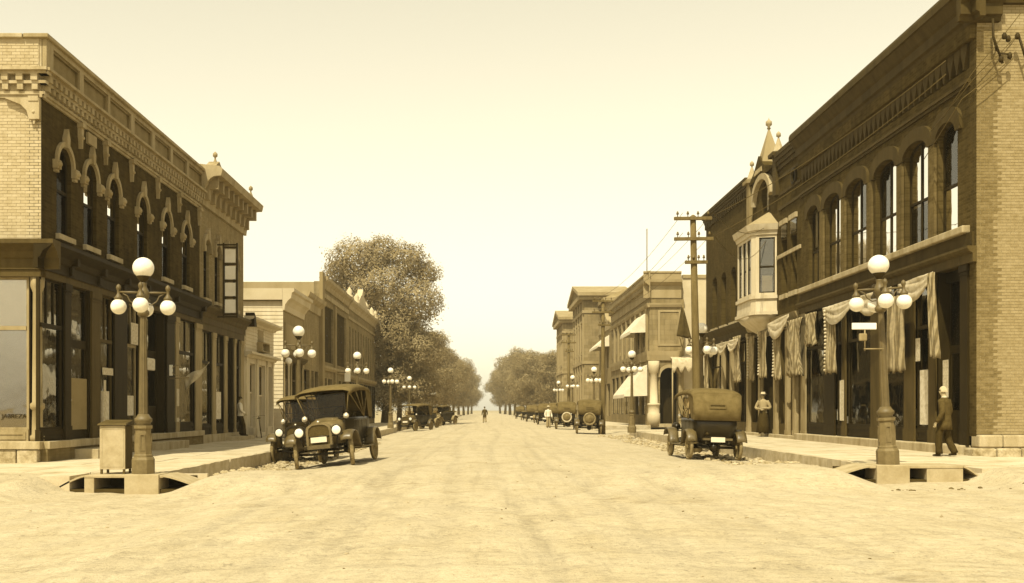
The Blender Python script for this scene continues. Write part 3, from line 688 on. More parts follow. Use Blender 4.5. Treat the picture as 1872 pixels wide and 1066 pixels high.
wall(MB(SA), XL-6.1, XL-3.36, 0.8, 4.78, 0.3, [(XL-5.6, XL-4.0, 1.2, 4.2)]).build('side_wall', M_MIDW, b1); sash(b1, SA, XL-5.6, XL-4.0, 1.2, 4.2, 0, 0.15)
wall(MB(SA), XL-16, XL-6.46, 0.3, Z_SF-0.2, 0.35, []).build('side_wall', M_LS, b1)
# lettering painted on the side shop window
cu = bpy.data.curves.new('lettering', 'FONT'); cu.body = 'JABREZA'; cu.size = 0.155; cu.extrude = 0.002
ob = bpy.data.objects.new('tmp', cu); COL.objects.link(ob); bpy.context.view_layer.update()
me = bpy.data.meshes.new_from_object(ob.evaluated_get(bpy.context.evaluated_depsgraph_get())); bpy.data.objects.remove(ob)
me.transform(Matrix.Rotation(R(90), 4, 'X')); me.materials.clear(); me.materials.append(M_DARKW); link('lettering', me, None, b1, (XL-1.03, YA+0.135, 1.36))
# stone base and steps
MB(SA).box(XL-16, XL+0.05, 0.62, 0.81, -0.3, 0.22).build('base_course', M_STONE, b1, bevel=0.015)
MB(FL).box(YA-0.0, YB, 0.62, 0.805, -0.3, 0.2).build('base_course', M_STONE, b1, bevel=0.015)
MB(FL).box(YA, YB, 0.2, 0.62, -0.3, 0.14).build('foundation', M_MIDB, b1)
for k in range(6):
    x0 = XL-0.02-0.52*k; mb = MB(); c = (x0-0.25, YA-0.02, 0.44)
    mb.box(x0-0.5, x0-0.01, YA-0.16-random.uniform(0, .05), YA+0.2, 0.2, 0.61); mb.build('foundation_stone', M_ROCK, b1, bevel=0.03)
for (p, q) in ((129, 166), (258, 304)): MB(FL).box(LY(p)-0.1, LY(q)+0.1, ZL-0.05, 0.56, 0.14, 0.75).build('step', M_STONE, b1, bevel=0.015)

# ------------------------------------------------------------------ second left building
b2 = empty('bracketed_brick_building', (XL-6, (YB+YC)/2, 0), world=True)
tag(b2, 'narrow brick building with big coved bracketed cornice and roof finials at left', 'building')
wy = [LY(377), LY(397), LY(413), LY(430)]
wall(MB(FL), YB+0.005, YC, 5.3, 9.5, 0.35, [(y-0.38, y+0.38, 5.85, 8.1, 0.3) for y in wy]).build('wall', M_L2B, b2)
for y in wy:
    w = sash(b2, FL, y-0.38, y+0.38, 5.85, 8.1, 0.3, 0.1, glass=M_GLASSL)
    mb = MB(FL); ou = arcpts(y-0.54, y+0.54, 8.32, 0.5, 10); inn = arcpts(y-0.39, y+0.39, 8.11, 0.31, 10)
    for i in range(10): mb.prism([ou[i], ou[i+1], inn[i+1], inn[i]], 0, 0.1)
    mb.box(y-0.57, y-0.37, 7.6, 7.82, 0, 0.12); mb.box(y+0.37, y+0.57, 7.6, 7.82, 0, 0.12); mb.prism([(y-0.08, 8.1), (y+0.08, 8.1), (y+0.1, 8.4), (y, 8.55), (y-0.1, 8.4)], 0, 0.15); mb.build('window_hood', M_LTRIM, w)
    MB(FL).box(y-0.46, y+0.46, 5.72, 5.845, -0.2, 0.1).build('sill', M_STONE, w)
cove = [(0.0, 9.3), (0.1, 9.3), (0.12, 9.5), (0.16, 9.6)] + [(0.16+0.46*(1-math.cos(t*math.pi/2)), 9.6+0.75*math.sin(t*math.pi/2)) for t in [k/6 for k in range(1, 7)]] + [(0.80, 10.36), (0.86, 10.62), (0.74, 10.72), (0.0, 10.8)]
cornice(b2, FL, YB+0.01, YC+0.15, cove, M_LTRIM)
bk = MB(); bk.prism([(-0.09, 9.5), (0.09, 9.5), (0.09, 10.3), (-0.09, 10.3)], 0.05, 0.3); bk.prism([(-0.09, 9.9), (0.09, 9.9), (0.09, 10.32), (-0.09, 10.32)], 0.3, 0.62)
repeats(b2, FL, 'cornice_bracket', M_LTW, bk, frange(YB+0.35, YC-0.25, 0.85), 0.0, 0.0)
MB(FL).box(YB, YC, 9.5, 10.75, -0.35, 0.0).build('parapet_wall', M_LTRIM, b2)
MB(FL).box(YB+0.01, YB+0.3, 9.5, 10.9, -12, -0.36).build('party_wall', M_LTRIM, b2)
for u in (YB+0.9, YC-0.1):
    mb = MB(); mb.lathe([(0.2, 0), (0.2, 0.12), (0.12, 0.22), (0.04, 0.42), (0.03, 0.5), (0.09, 0.55), (0.09, 0.65), (0.0001, 0.74)], 10, FL(u, 10.74, 0.35)); mb.build('finial', M_LTRIM, b2)
MB(FL).prism([(YB+0.3, 10.76), (YB+1.7, 10.76), (YB+0.95, 11.1)], 0.1, 0.5).build('cornice_pediment', M_LTRIM, b2)
shell(b2, 'L', YB, YC, 0.5, 9.8, 14); MB(FL).box(YC-0.3, YC, 0.3, 10.4, -14, -0.36).build('party_wall', M_L2B, b2); MB(FL).box(YB+0.3, YC-0.3, 4.9, 5.2, -14, -0.2).build('floor_slab', M_INT, b2)
cornice(b2, FL, YB+0.005, YC+0.1, [(w*0.75, z-0.08) for w, z in SF], M_MIDW, 'storefront_cornice'); MB(FL).box(YB, YC, 4.6, 4.87, -0.3, 0.05).build('beam', M_MIDW, b2)
shopwin(b2, FL, LY(370), LY(385), 0.62, 1.0, 3.4, 4.6, 2); pilaster(b2, FL, LY(387), LY(393), 0.4, 4.6, M_LTW)
shopwin(b2, FL, LY(394), LY(408), 0.62, 1.0, 3.4, 4.6, 2, paper=(1.2, 2.3)); pilaster(b2, FL, LY(409), LY(414), 0.4, 4.6, M_LTW)
shopdoor(b2, FL, LY(416), LY(425), 0.5, 3.0, 4.6, 0.15); pilaster(b2, FL, LY(427), LY(430), 0.4, 4.6, M_LTW)
shopwin(b2, FL, LY(431), LY(438), 0.62, 1.0, 3.4, 4.6, 1); pilaster(b2, FL, LY(439), LY(444), 0.4, 4.6, M_LTRIM)
MB(FL).box(YB, YC, 0.2, 0.62, -0.3, 0.08).build('foundation', M_STONE, b2); MB(FL).box(LY(410), LY(440), 0.25, 0.48, 0.08, 0.62).build('step', M_STONE, b2, bevel=0.015)
# projecting ladder sign on it
sg = empty('projecting_sign', (XL+0.6, 41.0, 5.3), world=True); tag(sg, 'upright iron frame sign of four pale square panels on the brick wall', 'sign')
SG = FS(41.0); mb = MB(SG); x0, x1 = XL+0.36, XL+0.95
for x in (x0, x1-0.06): mb.box(x, x+0.06, 5.2, 8.15, 0, 0.06)
for z in (5.24, 8.08): mb.box(x0-0.22, x1, z-0.03, z+0.03, 0.005, 0.055)
mb.build('frame', M_BLACK, sg)
for k in range(5):
    if k < 4: MB(SG).box(x0+0.09, x1-0.09, 5.40+0.66*k, 5.92+0.66*k, 0.02, 0.05).build('sign_panel', M_SHADE, sg)
mb = MB(SG)
for k in range(5): mb.box(x0+0.06, x1-0.06, 5.30+0.66*k, 5.37+0.66*k, 0.0, 0.07)
mb.build('rail', M_BLACK, sg)

# ------------------------------------------------------------------ small white frame building
def boards(parent, fr, u0, u1, z0, z1, m, step=0.16, skip=()):
    """lapped clapboards, each a part, cut round openings"""
    z = z0
    while z < z1-0.02:
        zt = min(z+step, z1); segs = [(u0, u1)]
        for (a, b, c, d) in skip:
            if zt > c and z < d:
                ns = []
                for (p, q) in segs:
                    if b <= p or a >= q: ns.append((p, q)); continue
                    if a > p: ns.append((p, a))
                    if b < q: ns.append((b, q))
                segs = ns
        for (p, q) in segs: MB(fr).extr([(0.0, z), (0.035, z), (0.012, zt+0.004), (0.0, zt+0.004)], p, q).build('clapboard', m, parent)
        z += step
Y3a, Y3b = LY(447), LY(500)
b3 = empty('white_frame_shop', (XL-5, (Y3a+Y3b)/2, 0), world=True); tag(b3, 'small white clapboard shop with false front and narrow columns', 'building')
ops = [(LY(470), LY(481), 4.55, 5.35), (LY(457), LY(467), 0.75, 3.7), (LY(474), LY(485), 0.5, 3.7), (LY(490), LY(497), 0.75, 3.7)]
wall(MB(FL), Y3a, Y3b, 0.3, 5.55, 0.25, [o for o in ops if o[0] != LY(470)]).build('wall', M_WHITEW, b3)
boards(b3, FL, Y3a+0.1, Y3b-0.1, 4.2, 5.5, M_WHITEW, 0.16, [ops[0]])
MB(FL).box(ops[0][0], ops[0][1], 4.55, 5.35, 0.0, 0.02).build('shutter', M_LTW, b3); MB(FL).ring(outline(ops[0][0]-0.15, ops[0][1]+0.15, 4.3, 4.75), outline(ops[0][0]-0.1, ops[0][1]+0.1, 4.35, 4.7), 0.02, 0.3).build('window_box', M_LTW, b3)
for o in ops[1:]: sash(b3, FL, *o, 0, 0.15, fm=M_WHITEW, rail=0.55)
cornice(b3, FL, Y3a-0.1, Y3b+0.1, sprof(5.45, 5.75, [(0.08, 0), (0.12, 0.3), (0.38, 0.55), (0.45, 0.7), (0.45, 1)]), M_WHITEW); cornice(b3, FL, Y3a-0.05, Y3b+0.1, sprof(3.95, 4.18, [(0.1, 0), (0.16, 0.4), (0.36, 0.6), (0.36, 1)]), M_WHITEW, 'storefront_cornice')
for p in (450, 469, 488, 498): pilaster(b3, FL, LY(p)-0.12, LY(p)+0.12, 0.35, 3.94, M_WHITEW)
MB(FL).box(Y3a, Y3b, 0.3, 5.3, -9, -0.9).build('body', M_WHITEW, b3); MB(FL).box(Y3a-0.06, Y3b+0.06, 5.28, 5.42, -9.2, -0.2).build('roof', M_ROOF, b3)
MB(FL).prism([(Y3a-0.05, 5.3), (Y3a+0.45, 5.3), (Y3a+0.2, 5.75), (Y3a-0.05, 5.9)], 0.05, 0.46).build('cornice_end', M_DARKW, b3)

# ------------------------------------------------------------------ pale false-front block and brick blocks beyond
Y4a, Y4b, Y5, Y6, Y7 = 55.1, 60.9, 67.1, 80.7, 100.6
b4 = empty('pale_false_front_shop', (XL-5, 58, 0), world=True); tag(b4, 'pale boarded shop with boxy overhanging cornice beyond the small white shop', 'building')
wall(MB(FL), Y4a+0.02, Y4b, 4.5, 7.0, 0.3, []).build('wall', M_TAN, b4)
cornice(b4, FL, Y4a-0.25, Y4b, sprof(6.85, 8.0, [(0.1, 0), (0.14, 0.25), (0.3, 0.45), (0.45, 0.55), (0.5, 0.8), (0.62, 0.85), (0.62, 1)]), M_CREAM)
MB(FS(Y4a)).box(XL-2.4, XL-0.01, 7.4, 8.0, 0.0, 0.25).build('cornice_return', M_CREAM, b4)
boards(b4, FS(Y4a), XL-3.0, XL-0.01, 0.4, 7.35, M_WHITEW, 0.2); MB(FL).box(Y4a, Y4b-0.01, 0.3, 7.2, -12, -0.9).build('body', M_CREAM, b4); MB(FL).box(Y4a, Y4a+0.2, 0.3, 7.2, -1.0, -0.05).build('end_wall', M_CREAM, b4); MB(FL).box(Y4a+0.1, Y4b, 7.2, 7.35, -12, -0.2).build('roof', M_ROOF, b4)
MB(FL).box(Y4a+0.3, Y4b-0.3, 4.9, 6.2, 0, 0.06).build('sign_board', M_TAN2, b4)
cornice(b4, FL, Y4a-0.05, Y4b, sprof(4.2, 4.5, [(0.1, 0), (0.3, 0.6), (0.34, 1)]), M_MIDW, 'storefront_cornice')
for a, b in ((55.4, 57.0), (57.3, 58.6), (58.9, 60.5)): shopwin(b4, FL, a, b, 0.45, 0.9, 3.2, 4.2, 2, fm=M_MIDW)
for u in (55.15, 57.02, 58.62, 60.6): pilaster(b4, FL, u, u+0.26, 0.35, 4.2, M_LTW)
b5 = empty('low_brick_shop', (XL-5, 64, 0), world=True); tag(b5, 'low brick shop squeezed between pale false front and taller brick block', 'building')
wall(MB(FL), Y4b+0.01, Y5-0.01, 0.3, 8.0, 0.3, [(61.4, 63.3, 1.0, 4.0), (64.0, 64.9, 0.4, 4.0), (65.3, 66.7, 1.0, 4.0)]).build('wall', M_TANB, b5)
for o in ((61.4, 63.3, 1.0, 4.0), (64.0, 64.9, 0.4, 4.0), (65.3, 66.7, 1.0, 4.0)): sash(b5, FL, *o, 0, 0.2, rail=0.75)
cornice(b5, FL, Y4b-0.2, Y5-0.02, sprof(7.6, 8.5, [(0.1, 0), (0.14, 0.5), (0.42, 0.75), (0.48, 1)]), M_LTRIM); MB(FL).box(Y4b+0.01, Y5-0.02, 0.3, 8.1, -12, -0.9).build('body', M_INT, b5); MB(FL).box(Y4b, Y5-0.02, 8.0, 8.3, -12, -0.1).build('roof', M_ROOF, b5)
b6 = empty('panelled_brick_block', (XL-6, 74, 0), world=True); tag(b6, 'two-storey brick block with tall corner pilaster and recessed wall panels', 'building')
wall(MB(FL), Y5, Y6, 0.3, 9.9, 0.35, [(68.6, 70.2, 0.8, 3.7), (70.9, 72.6, 0.8, 3.7), (73.6, 75.2, 0.8, 3.7), (75.9, 77.2, 0.4, 3.7), (77.9, 79.8, 0.8, 3.7), (69.0, 73.0, 4.7, 8.6), (74.4, 79.6, 4.7, 8.6)]).build('wall', M_MIDB, b6) if False else None
low = [(68.6, 70.2, 0.8, 3.7), (70.9, 72.6, 0.8, 3.7), (73.6, 75.2, 0.8, 3.7), (75.9, 77.2, 0.4, 3.7), (77.9, 79.8, 0.8, 3.7)]
wall(MB(FL), Y5, Y6, 0.3, 4.3, 0.35, low).build('wall', M_TANB, b6); wall(MB(FL), Y5, Y6, 4.3, 9.9, 0.35, [(68.8, 73.2, 4.8, 8.6), (74.2, 79.8, 4.8, 8.6)]).build('wall', M_TANB, b6)
for a, b in ((68.8, 73.2), (74.2, 79.8)): MB(FL).box(a, b, 4.8, 8.6, -0.3, -0.14).build('recessed_panel', M_LB, b6)
for o in low: sash(b6, FL, *o, 0, 0.2, rail=0.7)
for u, c in ((71.0, 0), (75.8, 0), (78.2, 0)): sash(b6, lambda a, b, w: (XL-0.13+w, a, b), u-0.45, u+0.45, 5.4, 7.9, 0.2, 0.0)
MB(FL).box(Y5-0.05, Y5+0.85, 0.3, 10.5, 0.001, 0.22).build('corner_pilaster', M_TAN, b6); MB(FL).box(73.35, 74.05, 0.3, 8.9, 0.0, 0.14).build('pilaster', M_TAN, b6)
cornice(b6, FL, Y5+0.856, Y6, sprof(9.0, 9.3, [(0.12, 0), (0.12, 1)]), M_LTRIM, 'string_course'); cornice(b6, FL, Y5+0.856, Y6, sprof(4.2, 4.5, [(0.12, 0), (0.25, 0.5), (0.25, 1)]), M_LTRIM, 'string_course'); cornice(b6, FL, Y5+0.856, Y6, sprof(9.6, 10.3, [(0.1, 0), (0.2, 0.4), (0.4, 0.7), (0.4, 1)]), M_LTRIM)
MB(FL).box(Y5, Y5+0.3, 0.3, 9.85, -30, -0.36).build('side_wall', M_TAN2, b6); MB(FL).box(Y5+0.3, Y6-0.01, 0.3, 9.4, -30, -0.9).build('body', M_INT, b6); MB(FL).box(Y5+0.3, Y6, 9.4, 9.6, -30, -0.3).build('roof', M_ROOF, b6)
b7 = empty('pedimented_brick_block', (XL-6, 90, 0), world=True); tag(b7, 'brick block with pale ornate roof pediment against the tall tree', 'building')
ops7 = [(y-0.45, y+0.45, 4.6, 8.2, 0.3) for y in frange(82.2, 99.0, 1.85)]
wall(MB(FL), Y6+0.01, Y7, 0.3, 10.0, 0.35, ops7).build('wall', M_TANB, b7)
for o in ops7: sash(b7, FL, *o[:4], 0.3, 0.2)
for a in frange(82, 98, 3.2): MB(FL).box(a, a+2.3, 0.8, 3.8, 0.0, 0.03).build('shop_window', M_GLASSD, b7) if False else sash(b7, lambda u, v, w: (XL+0.07+w, u, v), a, a+2.3, 0.8, 3.8, 0, 0.0, rail=0.75)
cornice(b7, FL, Y6, Y7, sprof(9.5, 10.2, [(0.1, 0), (0.2, 0.4), (0.45, 0.7), (0.45, 1)]), M_STONE); cornice(b7, FL, Y6, Y7, sprof(4.0, 4.3, [(0.12, 0), (0.25, 0.5), (0.25, 1)]), M_LTRIM, 'string_course')
cornice(b7, FL, Y6, Y7, sprof(8.7, 8.9, [(0.1, 0), (0.1, 1)]), M_LTRIM, 'string_course')
pd = MB(FL); pd.box(86.0, 92.0, 10.2, 10.7, -0.3, 0.3); pd.prism([(86.4, 10.7), (91.6, 10.7), (90.4, 11.2), (89.8, 11.3), (89.0, 11.9), (88.2, 11.3), (87.6, 11.2)], -0.2, 0.25); pd.build('roof_pediment', M_CREAM, b7)
for u in (81.2, 85.6, 92.4, 97, 100.2): MB().lathe([(0.3, 0), (0.3, 0.3), (0.15, 0.4), (0.25, 0.65), (0.0001, 1.0)], 10, FL(u, 10.2, 0.1)).build('urn', M_CREAM, b7)
MB(FL).box(Y6+0.02, Y7, 0.3, 9.8, -24, -0.9).build('body', M_MIDB, b7); MB(FL).box(Y7-0.3, Y7, 0.3, 9.9, -0.9, -0.36).build('end_wall', M_TANB, b7)
# ------------------------------------------------------------------ right corner building
YR0 = 26.13; YR1 = RY(1465); YR2 = 58.1
r1 = empty('large_corner_brick_building', (XR+6, 33, 0), world=True)
tag(r1, 'large brick corner building with corbelled frieze and segmental arched windows at right', 'building')
wc = [(27.75, 0.58), (29.75, 0.82), (32.0, 0.86), (34.55, 0.86), (36.85, 0.82), (39.0, 0.66)]
ops = [(c-h, c+h, 6.28, 9.22, 0.32) for c, h in wc]
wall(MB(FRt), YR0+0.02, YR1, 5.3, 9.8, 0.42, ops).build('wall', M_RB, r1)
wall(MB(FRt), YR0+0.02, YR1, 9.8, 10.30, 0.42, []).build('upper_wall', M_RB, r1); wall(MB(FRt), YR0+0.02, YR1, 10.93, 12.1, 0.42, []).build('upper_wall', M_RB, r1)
MB(FRt).box(YR0+0.38, YR1-0.05, 10.30, 10.93, -0.42, -0.2).build('frieze_back', M_RB, r1); MB(FRt).box(YR0+0.02, YR0+0.38, 10.30, 10.93, -0.42, 0.0).build('frieze_end', M_RB, r1); MB(FRt).box(YR1-0.05, YR1, 10.30, 10.93, -0.42, 0.0).build('frieze_end', M_RB, r1)
for k, (c, h) in enumerate(wc):
    w = sash(r1, FRt, c-h, c+h, 6.28, 9.22, 0.32, 0.14, glass=M_GLASS, mull=True if k else False, rail=0.43, shade=[(0.44, 0.985), (0.40, 0.985), (0.44, 0.985), (0.44, 0.985), (0.46, 0.985), (0.5, 0.985)][k])
    mb = MB(FRt); ou = arcpts(c-h-0.28, c+h+0.28, 9.62, 0.5, 14); inn = arcpts(c-h, c+h, 9.225, 0.325, 14)
    for i in range(14): mb.prism([ou[i], ou[i+1], inn[i+1], inn[i]], 0.0, 0.09)
    mb.box(c-h-0.28, c-h-0.02, 8.86, 9.12, 0, 0.088); mb.box(c+h+0.02, c+h+0.28, 8.86, 9.12, 0, 0.088); mb.build('window_arch', M_RTRIM, w)
for a, b in zip(wc, wc[1:]):
    u = (a[0]+a[1]+b[0]-b[1])/2; MB(FRt).box(u-0.2, u+0.2, 6.28, 8.84, 0.0, 0.07).build('brick_pilaster', M_RB2, r1)
# stone ledge, storefront bands
MB(FRt).box(YR0+0.35, YR1, 6.08, 6.275, -0.2, 0.2).build('stone_ledge', M_STONE, r1, bevel=0.03)
MB(FRt).box(YR0+0.1, YR1, 5.68, 6.08, 0.0, 0.06).build('sign_band', M_RTRIM, r1)
cornice(r1, FRt, YR0-0.02, YR1, sprof(5.3, 5.7, [(0.1, 0), (0.1, 0.55), (0.18, 0.65), (0.24, 0.85), (0.24, 1)]), M_MIDW, 'storefront_cornice')
# corbel table and main cornice
cornice(r1, FRt, YR0+0.3, YR1, step_prof(9.82, 10.0, [0.06, 0.1]), M_RTRIM, 'string_course')
MB(FRt).box(YR0+0.02, YR1, 10.94, 11.3, 0.0, 0.14).build('corbel_course', M_RB, r1)
kb = MB(); kb.prism([(-0.17, 0.62), (0.17, 0.62), (0.17, 0.45), (0.05, 0.12), (0.05, 0.0), (-0.05, 0.0), (-0.05, 0.12), (-0.17, 0.45)], -0.2, 0.05)
repeats(r1, FRt, 'corbel', M_RTRIM, kb, frange(YR0+0.6, YR1-0.3, 0.385), 10.305, 0.0)
MP = [(0.14, 0), (0.16, 0.1), (0.24, 0.14), (0.24, 0.4), (0.30, 0.46), (0.44, 0.7), (0.5, 0.72), (0.5, 0.9), (0.46, 1)]
cornice(r1, FRt, YR0-0.5, YR1, sprof(11.3, 12.3, MP), M_RTRIM)
SR = FS(YR0); cornice(r1, SR, XR-0.502, XR+0.55, [(w*0.99, z-0.003) for w, z in sprof(11.3, 12.3, MP)], M_RTRIM)
cornice(r1, SR, XR+0.55, XR+18, sprof(11.75, 12.0, [(0.15, 0), (0.22, 1)]), M_RTRIM, 'side_cornice'); MB(SR).box(XR+0.55, XR+18, 12.0, 12.5, -0.35, 0.1).build('side_parapet', M_TAN2, r1)
MB(FRt).box(YR0+0.3, YR1, 12.1, 12.34, -0.6, -0.05).build('coping', M_RTRIM, r1)
# side wall, brick by brick where it is seen
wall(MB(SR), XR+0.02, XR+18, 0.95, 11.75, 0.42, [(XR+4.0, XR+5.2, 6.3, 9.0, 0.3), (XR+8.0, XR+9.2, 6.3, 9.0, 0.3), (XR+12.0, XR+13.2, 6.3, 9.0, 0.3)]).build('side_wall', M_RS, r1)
for u in (4, 8, 12): sash(r1, SR, XR+u, XR+u+1.2, 6.3, 9.0, 0.3, 0.26)
def pier_mats(a, b, z):
    lim = 0.52 + (0.11 if int(z/1.3) % 2 else 0.0)
    return M_RSP if (a+b)/2-XR < lim else M_RSL
bricks(r1, XR, XR+2.4, 0.95, 11.28, YR0, pier_mats, 300, key=lambda c: (abs(c[2]-3.2)*0.25+(c[0]-XR)))
for k in range(9):
    x0 = XR+0.0+0.62*k; MB().box(x0, x0+0.6, YR0-0.10-random.uniform(0, 0.06), YR0+0.3, 0.62, 0.94).build('base_stone', M_STONE, r1, bevel=0.04)
    MB().box(x0-0.2, x0+0.4, YR0-0.22-random.uniform(0, 0.08), YR0+0.3, 0.3, 0.61).build('base_stone', M_ROCK, r1, bevel=0.05)
MB(FRt).box(YR0+0.02, RY(1772), 0.9, 5.3, -0.42, 0.0).build('corner_pier', M_RB, r1)
MB(FRt).box(YR0+0.45, YR1, 0.3, 0.66, -0.3, 0.30).build('stone_step', M_STONE, r1, bevel=0.03)
shell(r1, 'R', YR0, YR1, 0.6, 12.0, 18, 2.2); MB(FRt).box(YR0+0.42, YR1, 5.0, 5.28, -18, -0.2).build('floor_slab', M_INT, r1); MB(FRt).box(YR0+0.42, YR1, 0.3, 0.63, -18, -0.3).build('floor_slab', M_INT, r1)
MB(FRt).box(YR1-0.3, YR1, 0.3, 11.9, -18, -0.43).build('party_wall', M_RB, r1)
# storefront, near end first
pilaster(r1, FRt, RY(1772)+0.01, RY(1758), 0.66, 5.3, M_DARKW)
shopdoor(r1, FRt, RY(1756), RY(1716), 0.66, 3.2, 5.3, 0.3)
pilaster(r1, FRt, RY(1713), RY(1700), 0.66, 5.3, M_MIDW)
shopwin(r1, FRt, RY(1698), RY(1675), 0.66, 1.05, 3.9, 5.3, 1, paper=(1.15, 2.7))
pilaster(r1, FRt, RY(1674), RY(1655), 0.66, 5.3, M_MIDW)
shopwin(r1, FRt, RY(1653), RY(1613), 0.66, 1.05, 3.9, 5.3, 2)
pilaster(r1, FRt, RY(1611), RY(1594), 0.66, 5.3, M_MIDW)
shopwin(r1, FRt, RY(1592), RY(1549), 0.66, 1.05, 3.9, 5.3, 2)
pilaster(r1, FRt, RY(1548), RY(1541), 0.66, 5.3, M_MIDW)
shopwin(r1, FRt, RY(1540), RY(1530), 0.66, 1.05, 3.9, 5.3, 1, paper=(1.2, 2.6))
pilaster(r1, FRt, RY(1528), RY(1508), 0.66, 5.3, M_DARKW)
shopwin(r1, FRt, RY(1506), RY(1476), 0.66, 1.05, 3.9, 5.3, 2)
pilaster(r1, FRt, RY(1475)+0.02, RY(1466), 0.4, 5.3, M_LTW)
for (u0_, u1_, z0, z1) in ((RY(1738), RY(1728), 1.9, 2.9), (RY(1546), RY(1541), 1.2, 2.6), (RY(1686), RY(1678), 2.95, 3.6)): MB(FRt).box(u0_, u1_, z0, z1, 0.06, 0.067).build('small_poster', M_SIGNP, r1)
for (u, z, a, b, c) in ((33.2, 1.1, .4, .5, .3), (33.9, 1.1, .3, .3, .3), (36.0, 1.1, .35, .5, .3), (36.5, 1.1, .3, .25, .3), (30.9, 1.1, .3, .5, .3), (38.6, 1.2, .4, .4, .3), (34.3, 1.4, .2, .7, .2)):
    MB(FRt).box(u, u+a, z, z+b, -0.75, -0.75+c).build('shop_goods', random.choice([M_PAPER, M_CLOTHM, M_SHADE]), r1)

# ------------------------------------------------------------------ building with oriel and pointed gable
r2 = empty('gabled_oriel_building', (XR+6, 49, 0), world=True)
tag(r2, 'dark brick building with white oriel bay and pointed gable spire at right', 'building')
Yo0, Yo1 = 44.15, 47.3
near = [(41.3, 42.05, 6.4, 9.35), (42.4, 43.15, 6.4, 9.35)]
near = [(RY(1457), RY(1446), 6.35, 8.6), (RY(1439), RY(1429), 6.35, 8.6)]
far = [(y-0.55, y+0.55, 5.95, 8.7, 0.4) for y in (49.6, 51.7, 53.8, 55.9)]
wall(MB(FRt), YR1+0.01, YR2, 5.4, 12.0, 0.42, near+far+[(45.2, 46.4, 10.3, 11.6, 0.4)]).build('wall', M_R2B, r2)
for o in near:
    w = sash(r2, FRt, *o, 0, 0.24, rail=0.6); MB(FRt).box(o[0], o[1], 8.66, 9.2, 0.0, 0.03).build('transom_pane', M_GLASS, w)
    MB(FRt).box(o[0]-0.08, o[1]+0.08, 9.22, 9.42, 0, 0.09).build('lintel', M_STONE, w); MB(FRt).box(o[0]-0.1, o[1]+0.1, 6.15, 6.34, -0.1, 0.09).build('sill', M_STONE, w)
MB(FRt).box(YR1+0.02, 43.9, 7.9, 8.05, 0.0, 0.06).build('string_course', M_STONE, r2)
MB(FRt).lathe([(0.34, 0), (0.34, 0.08), (0.24, 0.08), (0.24, 0.0)], 16, (RY(1453), 10.9, 0.0)).build('round_vent', M_DARKW, r2)
for o in far:
    w = sash(r2, FRt, *o[:4], 0.4, 0.24); MB(FRt).box(o[0]-0.12, o[1]+0.12, 5.76, 5.945, -0.1, 0.1).build('sill', M_STONE, w)
sash(r2, FRt, 45.2, 46.4, 10.3, 11.6, 0.4, 0.24, fm=M_WHITEW)
for u in frange(YR1+0.1, YR2-0.1, 0.5): pass
cornice(r2, FRt, 48.4, YR2+0.1, step_prof(11.9, 12.4, [0.1, 0.16, 0.22, 0.26]), M_RTRIM); cornice(r2, FRt, YR1+0.02, 43.6, step_prof(11.6, 12.3, [0.08, 0.14, 0.2, 0.24]), M_RTRIM)
for z in (9.9, 10.5, 11.2): MB(FRt).box(YR1+0.02, 43.6, z, z+0.12, 0.0, 0.05).build('string_course', M_RTRIM, r2)
us = frange(48.8, YR2-0.2, 0.42); repeats(r2, FRt, 'corbel', M_RTRIM, MB().box(-0.1, 0.1, 0, 0.3, 0, 0.1), us, 11.58, 0.0)
# gable: two piers with pinnacles and a steep spire between them
for u, z1 in ((43.62, 12.25), (48.0, 12.05)):
    mb = MB(FRt); mb.box(u, u+0.5, 10.6 if u < 45 else 8.8, z1, 0.0, 0.16); mb.box(u-0.08, u+0.7, z1, z1+0.16, -0.5, 0.3); mb.build('gable_pier', M_TAN if u > 45 else M_RTRIM, r2)
    MB().lathe([(0.28, 0), (0.22, 0.12), (0.05, 0.62), (0.03, 0.68), (0.10, 0.72), (0.10, 0.84), (0.0001, 0.95)], 8, FRt(u+0.31, z1+0.16, -0.05)).build('pinnacle', M_STONE, r2)
mb = MB(FRt); gy0, gy1, gz = 44.25, 48.0, 12.0
mb.prism([(gy0, 11.9), (gy1, 11.9), (gy1, gz), (47.2, 12.3), (46.4, 12.9), (45.5, 12.3), (gy0, gz)], -0.3, 0.16); mb.build('gable', M_R2B, r2)
ap = FRt(46.35, 14.2, -0.30); bs = [FRt(45.75, 12.1, 0.22), FRt(47.0, 12.1, 0.22), FRt(47.0, 12.1, -0.85), FRt(45.75, 12.1, -0.85)]
MB().add(bs+[ap], [(0,1,4),(1,2,4),(2,3,4),(3,0,4),(0,3,2,1)]).build('spire', M_TAN2, r2)
MB().lathe([(0.09, -0.1), (0.05, 0.0), (0.14, 0.08), (0.14, 0.22), (0.04, 0.3), (0.0001, 0.42)], 10, (ap[0], ap[1], ap[2])).build('finial', M_STONE, r2)
ring_o = arcpts(44.4, 47.6, 12.0, 1.1, 14); ring_i = arcpts(44.65, 47.35, 11.75, 0.95, 14); mb = MB(FRt)
for i in range(14): mb.prism([ring_o[i], ring_o[i+1], ring_i[i+1], ring_i[i]], 0.0, 0.2)
mb.build('gable_arch', M_STONE, r2)
